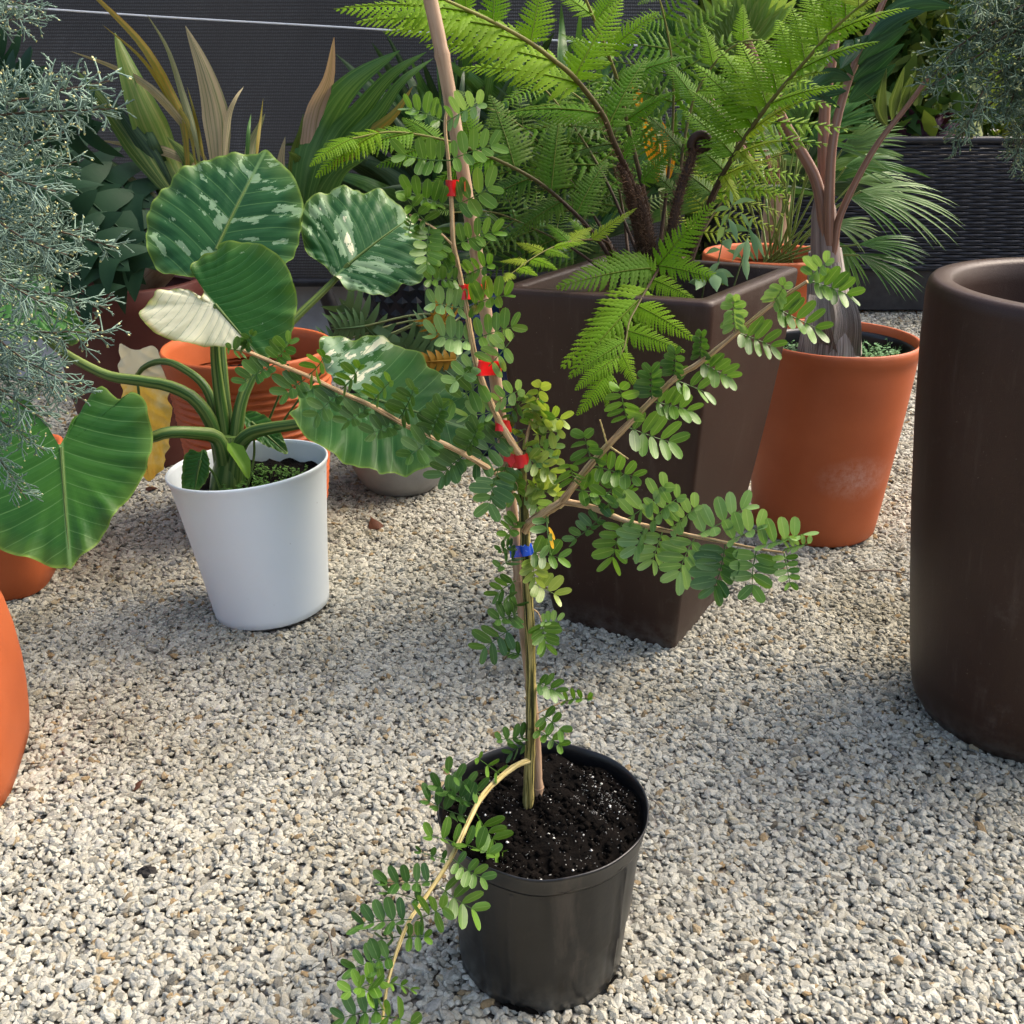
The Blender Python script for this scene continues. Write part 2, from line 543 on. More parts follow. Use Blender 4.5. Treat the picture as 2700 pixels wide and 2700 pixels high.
# ------------------------------------------------------------------ pots
M_TERRA = m_plain('terracotta_plastic', (.36, .082, .024), (.44, .108, .034), 5, 0.55, 0.25, bump=0.12, bscale=240)
k = NT('terracotta_scuffed'); o_ = k.obj()
tc = k.ramp(k.noise(5, 5, o_), [(0.3, (.36, .082, .024)), (0.7, (.44, .108, .034))])
sv = k.new('ShaderNodeVectorMath', operation='DISTANCE'); k.lk(k.mapping(o_, (1, .4, 1.7)), sv.inputs[0]); sv.inputs[1].default_value = (.055, -.09, .42)
sc_ = k.math('MULTIPLY', k.ramp(sv.outputs['Value'], [(0.03, (1, 1, 1)), (.14, (0, 0, 0))]), k.ramp(k.noise(45, 6, o_, .75), [(0.35, (0, 0, 0)), (.8, (.55, .55, .55))]))
k.base(k.mix(sc_, tc, (.72, .55, .48))); k.set(0.55, 0.4); k.bump(k.noise(240, 3, o_), .1, .004)
M_TERRA_S = k.m
k = NT('brown_resin'); o_ = k.obj()
bc = k.ramp(k.noise(4, 5, o_), [(0.3, (.026, .0120, .0075)), (0.7, (.038, .0185, .0120))])
st = k.noise(3, 4, k.mapping(o_, (14, 14, 1.0)), .6)
bc = k.mix(k.ramp(st, [(0.56, (0, 0, 0)), (0.85, (.5, .5, .5))]), bc, (.085, .062, .050))
szb = k.new('ShaderNodeSeparateXYZ'); k.lk(o_, szb.inputs[0])
bd = k.math('MULTIPLY', k.ramp(szb.outputs[2], [(0.0, (1, 1, 1)), (.10, (0, 0, 0))]), k.ramp(k.noise(30, 5, o_, .7), [(0.38, (0, 0, 0)), (.62, (.8, .8, .8))]))
bc = k.mix(bd, bc, (.11, .095, .08))
smu = k.noise(9, 6, o_, .75)
bc = k.mix(k.ramp(smu, [(0.60, (0, 0, 0)), (.74, (.28, .28, .28))]), bc, (.12, .095, .08))
fl = k.noise(230, 1, o_)
bc = k.mix(k.ramp(fl, [(0.78, (0, 0, 0)), (0.80, (.7, .7, .7))]), bc, (.20, .17, .145))
k.base(bc); k.set(0.45, 0.32); k.bump(k.noise(420, 2, o_), 0.25, 0.002)
M_BROWN = k.m
M_SOIL = m_plain('potting_soil', (.0012, .0010, .0008), (.0060, .0045, .0035), 60, 0.95, 0.08, bump=1.0, bscale=120, speck=(.045, .036, .026))
M_PERL = m_plain('perlite', (.55, .54, .50), (.75, .74, .70), 90, 0.9)
k = NT('white_plastic'); o_ = k.obj()
wc = k.ramp(k.noise(4, 4, o_), [(0.3, (.69, .77, .80)), (0.7, (.74, .81, .83))])
gr = k.noise(2.2, 6, k.mapping(o_, (6, 6, 1.2)), .7)
wc = k.mix(k.ramp(gr, [(0.66, (0, 0, 0)), (.80, (.45, .45, .45))]), wc, (.42, .44, .43))
sp = k.new('ShaderNodeTexVoronoi'); sp.inputs['Scale'].default_value = 16; k.lk(o_, sp.inputs['Vector'])
wc = k.mix(k.ramp(sp.outputs['Distance'], [(0.03, (.6, .6, .6)), (.055, (0, 0, 0))]), wc, (.2, .2, .2))
k.base(wc); k.set(0.38, 0.45)
M_WHITE = k.m
k = NT('black_nursery_plastic'); o_ = k.obj()
bk = k.ramp(k.noise(7, 5, o_), [(0.3, (.0025, .0029, .0036)), (0.7, (.0065, .0072, .0085))])
dust = k.noise(3.2, 6, k.mapping(o_, (5.5, 5.5, 1.0)), .65)
bk = k.mix(k.ramp(dust, [(0.57, (0, 0, 0)), (0.70, (.8, .8, .8))]), bk, (.050, .040, .032))
sz = k.new('ShaderNodeSeparateXYZ'); k.lk(o_, sz.inputs[0])
lowd = k.math('MULTIPLY', k.ramp(sz.outputs[2], [(0.0, (1, 1, 1)), (.075, (0, 0, 0))]), k.ramp(k.noise(26, 5, o_, .7), [(0.35, (0, 0, 0)), (.65, (1, 1, 1))]))
bk = k.mix(lowd, bk, (.085, .080, .068))
scr = k.noise(5, 3, k.mapping(o_, (60, 60, 4)), .7)
bk = k.mix(k.ramp(scr, [(0.70, (0, 0, 0)), (.78, (.4, .4, .4))]), bk, (.16, .15, .14))
k.base(bk); k.set(0.30, 0.5); k.bump(k.noise(35, 3, o_), .08, .006)
M_BLACK = k.m
M_NAVY = m_plain('navy_glaze', (.006, .014, .045), (.012, .030, .085), 9, 0.12, 0.6)
M_CONC = m_plain('grey_resin_bowl', (.20, .20, .20), (.30, .30, .295), 7, 0.7, bump=.2, bscale=160)
M_DKPOT = m_plain('black_scale_pot', (.008, .009, .012), (.02, .022, .026), 30, 0.4)
M_MAROON = m_plain('maroon_pot', (.075, .020, .016), (.11, .03, .022), 5, 0.55)

def soil_disc(t, c, r, name='soil', mat=None, mound=.012, n=26, seed=0):
    m = MB()
    rs = np.linspace(0, 1, n); th = np.linspace(0, 2 * math.pi, 72, endpoint=False)
    Rr, Tt = np.meshgrid(rs, th, indexing='ij')
    x, y = r * Rr * np.cos(Tt), r * Rr * np.sin(Tt)
    q = np.random.default_rng(seed)
    z = mound * (1 - Rr**2) + .006 * np.sin(x * 47 + 1) * np.sin(y * 53) + .004 * np.sin(x * 110 + y * 70) + q.normal(0, .0022, Rr.shape) * (Rr < .97)
    m.grid(np.stack([x + c[0], y + c[1], z + c[2]], -1), wrap=True)
    return m.build(name, mat or M_SOIL, t)

# black nursery pot, the subject
c0 = np.array([.050, 1.339, 0.0])
t_pot = thing('nursery_pot', c0, 'scuffed black plastic nursery pot in the foreground filled with dark soil', 'pot')
FOOT.append((c0[0], c0[1], .137))
m = MB()
n = 96
prof = [(.0, .006), (.135, .006), (.140, .010), (.1405, .03), (.1455, .10), (.152, .19), (.157, .258), (.1572, .264), (.1545, .267), (.1550, .2705), (.1628, .2735), (.1648, .280), (.1670, .3005), (.1700, .3065), (.1708, .3105), (.1692, .3125), (.1668, .310), (.1635, .296), (.160, .27), (.150, .12)]
P_ = np.array(prof); th = np.linspace(0, 2 * math.pi, n, endpoint=False)
rib = np.zeros(n)
for a in (rad(-38), rad(-108), rad(22), rad(100), rad(170), rad(232)):
    d = np.abs((th - a + math.pi) % (2 * math.pi) - math.pi)
    rib += np.exp(-(d / .028)**2) *   .0055 - np.exp(-((d - .055) / .03)**2) * .0014
rr = P_[:, 0][:, None] + rib[None] * ((P_[:, 1] > .02) & (P_[:, 1] < .268))[:, None]
rr = rr * (1 + .006 * np.sin(2 * th + .7) * np.clip(P_[:, 1] / .3, 0, 1)[:, None])
lean = .016 * P_[:, 1][:, None] * 0
zz = P_[:, 1][:, None] + (.0015 * np.sin(5 * th) + .001 * np.sin(9 * th + 1)) * (P_[:, 1] > .25)[:, None] + 0 * rr
m.grid(np.stack([rr * np.cos(th) + c0[0] + lean, rr * np.sin(th) + c0[1], zz], -1), wrap=True)
m.build('pot_body', M_BLACK, t_pot)
for a in (-100, -35, 40, 110, 180, 250):
    m = MB(); ar = rad(a)
    cx, cy = c0[0] + .1405 * math.cos(ar), c0[1] + .1405 * math.sin(ar)
    th_ = np.linspace(0, math.pi, 12)
    tang = np.array([-math.sin(ar), math.cos(ar), 0]); outw = np.array([math.cos(ar), math.sin(ar), .06])
    ring = np.array([np.array([cx, cy, .006]) + tang * .019 * math.cos(q) + np.array([0, 0, .014 * math.sin(q)]) + outw * .0015 for q in th_])
    v = np.vstack([ring, np.array([[cx, cy, .006]]) + outw * .0012])
    m.add(v, t=[[i, i + 1, 12] for i in range(11)])
    m.build('drain_hole', M_SOIL, t_pot)
soil = soil_disc(t_pot, (c0[0], c0[1], .285), .1645, mound=.010, n=40, seed=3)
m = MB()
ico = np.array([(1, 0, 0), (-1, 0, 0), (0, 1, 0), (0, -1, 0), (0, 0, 1), (0, 0, -1)], float)
oct_t = [(0, 2, 4), (2, 1, 4), (1, 3, 4), (3, 0, 4), (2, 0, 5), (1, 2, 5), (3, 1, 5), (0, 3, 5)]
for i in range(820):
    if i < 560:
        a, q = rng.uniform(0, 6.283), math.sqrt(rng.uniform(0, 1)) * .158
        x, y = q * math.cos(a), q * math.sin(a)
    else:
        x, y = rng.normal(.10, .024), rng.normal(.035, .03)
        if x * x + y * y > .158**2: continue
    s_ = rng.uniform(.0004, .0009) if rng.random() < .96 else rng.uniform(.002, .0034)
    z = .285 + .010 * (1 - (x * x + y * y) / .165**2) + .006 * math.sin(x * 47 + 1) * math.sin(y * 53) + .004 * math.sin(x * 110 + y * 70) + .0022
    m.add(ico * s_ * rng.uniform(.6, 1.2, 3) + [c0[0] + x, c0[1] + y, z], t=oct_t)
tag(m.build('perlite', M_PERL, soil), kind='stuff')
m = MB()
for i in range(520):
    a, q = rng.uniform(0, 6.283), math.sqrt(rng.uniform(0, 1)) * .157
    x, y = q * math.cos(a), q * math.sin(a)
    s_ = rng.uniform(.003, .009)
    z = .285 + .010 * (1 - (x * x + y * y) / .165**2) + .006 * math.sin(x * 47 + 1) * math.sin(y * 53) + .002
    m.add(ico * s_ * rng.uniform(.6, 1.2, 3) + [c0[0] + x, c0[1] + y, z], t=oct_t)
tag(m.build('soil_clump', M_SOIL, soil, smooth=True), kind='stuff')

# white pot (leans a little on the gravel)
c1 = np.array([-.681, 2.58, 0.0])
t_white = thing('white_pot', c1, 'pale blue white tapered plastic pot holding the variegated elephant ear plant', 'pot')
FOOT.append((c1[0], c1[1], .15))
prof = [(0, .004), (.152, .004), (.160, .010), (.1625, .03), (.172, .12), (.186, .235), (.201, .35), (.2085, .405), (.212, .416), (.2155, .424), (.2160, .430), (.2135, .433), (.2105, .431), (.2085, .42), (.200, .36), (.19, .30)]
m = MB(); m.lathe(prof, c1, 96); m.build('pot_body', M_WHITE, t_white)
soil_w = soil_disc(t_white, (c1[0], c1[1], .375), .200, seed=5)
# the whole pot leans
t_white.rotation_euler = (rad(-2.0), rad(-4.5), 0)

def simple_pot(name, c, prof, mat, label, cat='pot', soil_z=None, soil_r=None, foot=None, n=72, group=None, wob=0.0):
    t = thing(name, c, label, cat, group)
    m = MB(); m.lathe(prof, c, n, wob); m.build('pot_body', mat, t)
    if soil_z is not None:
        soil_disc(t, (c[0], c[1], c[2] + soil_z), soil_r, n=14, seed=int(abs(c[0]) * 100))
    if foot: FOOT.append((c[0], c[1], foot))
    return t

# terracotta pot with the bottle palm
c2 = np.array([1.012, 3.16, 0.0])
prof = [(0, .004), (.193, .004), (.199, .012), (.205, .06), (.219, .20), (.2335, .35), (.244, .48), (.250, .565), (.2515, .598), (.2575, .605), (.2590, .628), (.2575, .640), (.252, .6425), (.2465, .640), (.244, .62), (.24, .55)]
t_terra = simple_pot('terracotta_pot', c2, prof, M_TERRA_S, 'tall orange terracotta pot with the swollen-based palm, right of the square planter', foot=.19)
m = MB(); m.lathe([(.238, .50), (.240, .600), (.2425, .614), (.2405, .615), (.236, .60), (.233, .50)], c2, 64); m.build('liner_pot', M_BLACK, t_terra)
soil_disc(t_terra, (c2[0], c2[1], .560), .236, n=16, seed=9)

# terracotta pot of the fan palm, further back
c3 = np.array([1.02, 4.15, 0.0])
prof = [(0, .004), (.19, .004), (.20, .02), (.225, .3), (.245, .62), (.247, .68), (.257, .685), (.259, .735), (.252, .745), (.243, .735), (.235, .68)]
simple_pot('terracotta_pot', c3, prof, M_TERRA, 'orange terracotta pot of the fan palm, half hidden behind the square planter', soil_z=.66, soil_r=.232, foot=.19)

# ribbed terracotta pot behind the white one
c4 = np.array([-.845, 3.22, 0.0])
zs = np.linspace(.05, .525, 160)
prof = [(0, .004), (.19, .004), (.20, .02)] + [(.203 + .052 * (z / .5)**.8 + .0042 * (math.sin(z * 2 * math.pi / .0235) if z > .06 else 0), z) for z in zs] + [(.264, .535), (.268, .545), (.270, .57), (.272, .592), (.266, .602), (.258, .598), (.252, .57), (.245, .5)]
simple_pot('ribbed_terracotta_pot', c4, prof, M_TERRA, 'orange terracotta pot with horizontal ribs, behind the white pot', soil_z=.48, soil_r=.244, foot=.19)

# grey bowl
c5 = np.array([-.405, 3.50, 0.0])
prof = [(0, .004), (.10, .004), (.128, .014), (.158, .055), (.186, .12), (.205, .20), (.212, .24), (.206, .246), (.196, .24), (.18, .19)]
simple_pot('grey_bowl', c5, prof, M_CONC, 'low round grey bowl planter under the large elephant ear leaf', 'bowl', soil_z=.20, soil_r=.185, foot=.115)

# navy glazed pot, black scaled pot, maroon pot
c6 = np.array([-.10, 3.95, 0.0])
prof = [(0, .004), (.13, .004), (.14, .02), (.19, .18), (.215, .38), (.205, .50), (.195, .53), (.215, .55), (.215, .58), (.20, .585), (.185, .55), (.18, .5)]
simple_pot('navy_pot', c6, prof, M_NAVY, 'glossy navy blue glazed pot between the square planter and the elephant ear', soil_z=.50, soil_r=.18, foot=.13)
c7 = np.array([-.44, 4.38, 0.0])
t = simple_pot('black_pot', c7, [(0, .004), (.14, .004), (.15, .02), (.175, .25), (.185, .60), (.195, .69), (.185, .70), (.17, .66)], M_DKPOT, 'tall black pot with scale pattern behind the elephant ear leaves', soil_z=.62, soil_r=.168, foot=.14)
sc0 = MB(); sc0.add([(0, 0, .024), (.024, .003, 0), (0, .006, -.03), (-.024, .003, 0), (0, -.009, -.004)], t=[(0, 1, 4), (1, 2, 4), (2, 3, 4), (3, 0, 4)])
o0 = None
for r_ in range(10):
    for j in range(9):
        a = rad(-165 + j * 18 + (9 if r_ % 2 else 0)); z = .12 + r_ * .052; r0 = .152 + .035 * min(1, z / .6) + .004
        if o0 is None: o0 = sc0.build('scale', M_DKPOT, None, smooth=False); o = o0
        else: o = o0.copy(); COL.objects.link(o)
        o.parent = t; o.location = (r0 * math.cos(a), r0 * math.sin(a), z); o.rotation_euler = (0, 0, a + math.pi / 2)
c8 = np.array([-1.45, 3.85, 0.0])
simple_pot('maroon_pot', c8, [(0, .004), (.20, .004), (.21, .02), (.25, .3), (.27, .58), (.285, .60), (.29, .69), (.28, .70), (.26, .66)], M_MAROON, 'dark maroon pot in the shade holding the palm with striped leaves', soil_z=.62, soil_r=.26, foot=.2)

# rounded square terracotta pots at the left edge
def rsq(m, c, prof, n=80, p=5.0, rot=0.0):
    th = np.linspace(0, 2 * math.pi, n, endpoint=False)
    q = (np.abs(np.cos(th))**p + np.abs(np.sin(th))**p)**(-1 / p)
    prof = np.asarray(prof, float)
    x = prof[:, 0][:, None] * (q * np.cos(th))[None]; y = prof[:, 0][:, None] * (q * np.sin(th))[None]
    xr, yr = x * math.cos(rot) - y * math.sin(rot), x * math.sin(rot) + y * math.cos(rot)
    z = np.repeat(prof[:, 1][:, None], n, 1)
    m.grid(np.stack([xr + c[0], yr + c[1], z + c[2]], -1), wrap=True)
c9 = np.array([-1.272, 1.80, 0.0])
t_l1 = thing('terracotta_pot', c9, 'bright orange curved square terracotta pot cut off by the left edge', 'pot')
m = MB(); rsq(m, c9, [(0, .004), (.19, .004), (.202, .014), (.209, .06), (.215, .13), (.217, .20), (.214, .28), (.207, .345), (.198, .385), (.190, .402), (.178, .404), (.170, .39), (.17, .34)], rot=rad(14)); m.build('pot_body', M_TERRA, t_l1)
m = MB(); rsq(m, c9, [(0, .36), (.172, .355)], rot=rad(14)); m.build('soil', M_SOIL, t_l1)
FOOT.append((c9[0], c9[1], .2))
c10 = np.array([-1.60, 2.78, 0.0])
t_l2 = thing('terracotta_pot', c10, 'shaded orange square terracotta pot under the big hanging leaf at the left', 'pot')
m = MB(); rsq(m, c10, [(0, .004), (.20, .004), (.213, .014), (.222, .08), (.240, .20), (.252, .33), (.256, .36), (.246, .365), (.236, .35), (.23, .30)], rot=rad(10)); m.build('pot_body', M_TERRA, t_l2)
m = MB(); rsq(m, c10, [(0, .32), (.233, .31)], rot=rad(10)); m.build('soil', M_SOIL, t_l2)
FOOT.append((c10[0], c10[1], .21))

# big round brown planter at the right edge
c11 = np.array([1.208, 2.05, 0.0])
ri, ro = .306, .345
zt = 1.012
prof = [(0, .004), (.20, .004), (.228, .012), (.250, .05), (.264, .12), (.290, .30), (.316, .50), (.338, .70), (.353, .88), (.357, zt - .03), (.354, zt - .010), (.348, zt - .002), (.342, zt), (ri + .008, zt - .001), (ri, zt - .010), (ri - .002, zt - .05), (ri - .02, .7), (.2, .45), (0, .42)]
t_big = simple_pot('round_planter', c11, prof, M_BROWN, 'huge empty dark brown round planter cut off by the right edge', 'planter', foot=.21, n=120)

# square brown planter with flared sides
bot = np.array([(.424, 2.332), (.601, 2.640), (.293, 2.817), (.116, 2.509)])
top = np.array([(.431, 2.206), (.738, 2.655), (.262, 2.868), (-.040, 2.372)])
ZT = .945
cs = bot.mean(0)
t_sq = thing('square_planter', (cs[0], cs[1], 0), 'large square dark brown planter with flared sides holding the tree fern', 'planter')
FOOT += [(cs[0], cs[1], .18)] + [(cs[0] * .55 + b[0] * .45, cs[1] * .55 + b[1] * .45, .09) for b in bot]
def sq_ring(z, inset=0.0, seg=10, rc=.020):
    f = (z / ZT)
    g_ = 1 - (1 - f)**1.35 * 1.0
    q = bot * (1 - g_) + top * g_
    ce = q.mean(0)
    out = []
    for i in range(4):
        a, b, c_ = q[i - 1], q[i], q[(i + 1) % 4]
        d1, d2 = nrm(a - b), nrm(c_ - b)
        s1 = inset / max(.3, abs(d1[0] * d2[1] - d1[1] * d2[0]))
        b2 = b + (d1 + d2) * s1
        for kk in range(seg + 1):
            t_ = kk / seg
            p0, p1 = b2 + d1 * rc, b2 + d2 * rc
            out.append((1 - t_)**2 * p0 + 2 * t_ * (1 - t_) * b2 + t_**2 * p1)
    return np.column_stack([np.array(out), np.full(len(out), z)])
rings = [sq_ring(z) for z in list(np.linspace(.004, ZT - .012, 30))]
rings += [sq_ring(ZT - .004, .002), sq_ring(ZT, .008), sq_ring(ZT, .036), sq_ring(ZT - .006, .042), sq_ring(ZT - .2, .045)]
m = MB(); m.grid(np.array(rings), wrap=True); m.build('planter_body', M_BROWN, t_sq)
rg = sq_ring(ZT - .16, .044)
m = MB(); m.grid(np.stack([rg, rg * .5 + rg.mean(0) * .5 + [0, 0, .012], np.repeat(rg.mean(0)[None] + [[0, 0, .015]], len(rg), 0)], 0), wrap=True); m.build('soil', M_SOIL, t_sq)
gravel = build_gravel()
# ------------------------------------------------------------------ the young tree, its stake and the tape ties
k = NT('trunk_bark'); uv_ = k.uv()
st = k.noise(1.0, 4, k.mapping(uv_, (13, 7, 1)), .65, .5)
tb = k.ramp(st, [(0.36, (.010, .012, .005)), (0.46, (.055, .058, .014)), (0.52, (.22, .18, .045)), (0.60, (.46, .38, .14)), (0.68, (.05, .052, .015)), (.8, (.25, .2, .06))])
kn = k.noise(38, 4, k.obj(), .7)
tb = k.mix(k.ramp(kn, [(0.60, (0, 0, 0)), (.70, (.8, .8, .8))]), tb, (.02, .016, .010))
k.base(tb); k.set(0.75, 0.25); k.bump(st, .7, .004)
M_TRUNK = k.m
def m_bark(name, a, b, c):
    k = NT(name); uv_ = k.uv()
    st = k.noise(1.0, 5, k.mapping(uv_, (11, 16, 1)), .65, .3)
    k.base(k.ramp(st, [(0.36, c), (0.47, a), (0.66, b)])); k.set(0.8, 0.2); k.bump(st, .8, .003)
    return k.m
M_TAN = m_bark('branch_bark', (.47, .31, .155), (.68, .51, .31), (.15, .09, .042))
M_YEL = m_bark('low_branch_bark', (.54, .42, .16), (.72, .61, .31), (.17, .12, .04))
k = NT('bamboo'); uv_ = k.uv()
bb = k.ramp(k.noise(1.0, 4, k.mapping(uv_, (8, 9, 1)), .6), [(0.35, (.22, .13, .075)), (.55, (.36, .245, .155)), (.75, (.44, .325, .225))])
blot = k.noise(9, 4, k.obj())
bb = k.mix(k.ramp(blot, [(0.56, (0, 0, 0)), (.70, (.7, .7, .7))]), bb, (.17, .11, .075))
k.base(bb); k.set(0.5, 0.35)
M_BAMBOO = k.m
k = NT('red_tape'); k.base((.60, .008, .010)); k.set(.3, .5); k.bump(k.noise(60, 3, k.obj()), .25, .004); M_RED = k.m
k = NT('blue_tape'); k.base(k.ramp(k.noise(95, 3, k.obj()), [(.62, (.006, .065, .50)), (.72, (.35, .55, .85))])); k.set(.22, .5); M_BLUE = k.m
def m_gl(name, c1, c2, cu, tr):
    """small leathery leaflet; the underside is paler"""
    k = NT(name)
    o = k.obj()
    f = k.math('ADD', k.math('MULTIPLY', k.noise(26, 3, o), .6), k.math('MULTIPLY', k.attr('tint'), .55))
    col = k.ramp(f, [(0.25, c1), (0.75, c2)])
    uvn = k.new('ShaderNodeSeparateXYZ'); k.lk(k.uv(), uvn.inputs[0])
    mid = k.math('ABSOLUTE', k.math('SUBTRACT', uvn.outputs[0], .5))
    col = k.mix(k.ramp(mid, [(0.015, (.45, .45, .45)), (.05, (0, 0, 0))]), col, cu)
    col = k.mix(k.ramp(mid, [(0.46, (0, 0, 0)), (.495, (.55, .55, .55))]), col, cu)
    k.base(col); k.set(.36, .45)
    k.translucent(k.mix(1.0, col, (1.1, 1.1, .35), 'MULTIPLY'), tr)
    return k.m
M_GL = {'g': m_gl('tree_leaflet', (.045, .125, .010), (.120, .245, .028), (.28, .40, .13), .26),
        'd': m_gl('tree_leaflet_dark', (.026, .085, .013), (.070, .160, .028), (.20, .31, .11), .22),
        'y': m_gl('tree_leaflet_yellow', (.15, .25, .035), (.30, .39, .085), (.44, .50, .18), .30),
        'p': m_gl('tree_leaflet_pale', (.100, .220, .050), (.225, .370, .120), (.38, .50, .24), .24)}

base_tree = pt(1397, 2100, 1.37)
t_tree = thing('young_tree', base_tree, 'slender young tree with small paired leaflets growing in the black nursery pot', 'tree')
YT = 1.37
def pxpath(lst, n):
    return crv([pt(*p) for p in lst], n)
# trunk (slightly fluted)
pth = pxpath([(1392, 2165, 1.36), (1395, 2060, 1.362), (1400, 1893, 1.366), (1399, 1733, 1.37), (1396, 1640, 1.37), (1389, 1520, 1.372), (1384, 1400, 1.374), (1378, 1300, 1.376), (1376, 1230, 1.378), (1374, 1192, 1.378)], 60)
m = MB(); m.tube(pth, lin([0, .05, .2, .8, .95, 1], [.0115, .0095, .0083, .0076, .0068, .0062], 60) * (1 + .05 * np.sin(np.arange(60) * 1.7)), 20, rib=.06); m.build('trunk', M_TRUNK, t_tree)
m = MB(); m.tube(pxpath([(1372, 1200, 1.376), (1352, 1170, 1.37), (1314, 1105, 1.365), (1293, 1059, 1.362), (1270, 1001, 1.36), (1255, 956, 1.358), (1240, 873, 1.355), (1230, 815, 1.352), (1217, 749, 1.35), (1207, 699, 1.348), (1196, 647, 1.347), (1194, 620, 1.346), (1191, 541, 1.345), (1186, 479, 1.343), (1182, 417, 1.342), (1176, 365, 1.34), (1174, 319, 1.34), (1178, 292, 1.34)], 70),
         lin([0, .15, .5, .8, 1], [.0054, .0046, .0037, .0028, .0018], 70) * (1 + .05 * np.sin(np.arange(70) * 2.1)), 12, rib=.05); m.build('leader', M_TAN, t_tree)
def branch(lst, r0, r1, mat=M_TAN, name='branch', n=44):
    m = MB(); m.tube(pxpath(lst, n), np.linspace(r0, r1, n) * (1 + .07 * np.sin(np.arange(n) * 1.9)), 12, rib=.05); return m.build(name, mat, t_tree)
branch([(1372, 1292, 1.375), (1340, 1265, 1.36), (1300, 1242, 1.35), (1229, 1200, 1.335), (1138, 1155, 1.315), (1051, 1111, 1.30), (981, 1071, 1.285), (898, 1034, 1.27), (813, 992, 1.255), (724, 957, 1.24), (641, 922, 1.225)], .0046, .0022)
branch([(1384, 1400, 1.374), (1400, 1377, 1.365), (1440, 1350, 1.355), (1486, 1322, 1.34)], .0075, .0062, n=20)
branch([(1480, 1326, 1.342), (1510, 1285, 1.33), (1559, 1223, 1.31), (1658, 1117, 1.28), (1776, 1001, 1.24), (1840, 960, 1.22), (1933, 886, 1.19), (2034, 804, 1.16), (2129, 742, 1.135)], .0056, .0021)
branch([(1484, 1322, 1.34), (1520, 1328, 1.33), (1559, 1337, 1.315), (1646, 1372, 1.29), (1712, 1389, 1.27), (1832, 1414, 1.235), (1912, 1430, 1.21), (1997, 1447, 1.185), (2068, 1457, 1.165)], .0050, .0012)
branch([(1196, 648, 1.347), (1160, 614, 1.335), (1130, 592, 1.33), (1079, 566, 1.325)], .0019, .0010, n=16)
branch([(1399, 2003, 1.362), (1353, 2023, 1.335), (1292, 2075, 1.29), (1255, 2126, 1.255), (1213, 2214, 1.205), (1176, 2284, 1.17), (1120, 2368, 1.13), (1078, 2429, 1.10), (1045, 2512, 1.065), (1022, 2592, 1.04), (1008, 2690, 1.01)], .0050, .0021, M_YEL)
branch([(1384, 1185, 1.385), (1392, 1140, 1.40), (1404, 1100, 1.41), (1418, 1050, 1.415)], .0026, .0012, n=14)
branch([(1403, 1888, 1.38), (1440, 1870, 1.385), (1493, 1847, 1.39)], .0012, .0008, n=10)
branch([(1406, 1606, 1.375), (1420, 1618, 1.37), (1428, 1640, 1.365)], .0012, .0008, n=8)
for a_, b_ in (((1600, 1170, 1.29), (1582, 1107, 1.28)), ((1608, 1178, 1.288), (1657, 1210, 1.275))):
    m = MB(); p = pxpath([a_, b_], 10); m.tube(p, np.linspace(.0012, .0007, 10) * (1 + .4 * (np.arange(10) % 2)), 6); m.build('bare_twig', M_YEL, t_tree)

# one leaflet: 7 stations x 3 columns
_ts = np.array([0, .07, .25, .5, .75, .93, 1.0])
_wd = np.array([.03, .42, .88, 1.0, .95, .60, .05])
def leaflet(m, p, d, wdir, L, asp, tint, cup=.12):
    nn = np.cross(d, wdir)
    c = np.array([-1, 0, 1.0])
    bend = rng.uniform(-.12, .12)
    G = p + d * (_ts * L)[:, None, None] + wdir * ((_wd * L * asp)[:, None, None] * c[None, :, None]) \
        + nn * ((cup * _wd * L * asp)[:, None, None] * np.abs(c)[None, :, None] + (bend * L * _ts**2)[:, None, None])
    uv = np.stack(np.meshgrid(c * .5 + .5, _ts, indexing='xy'), -1)
    m.grid(G, uv=uv, a=np.full(21, tint))
M_RACH = m_plain('leaf_rachis', (.12, .17, .05), (.20, .23, .08), 30, .6)

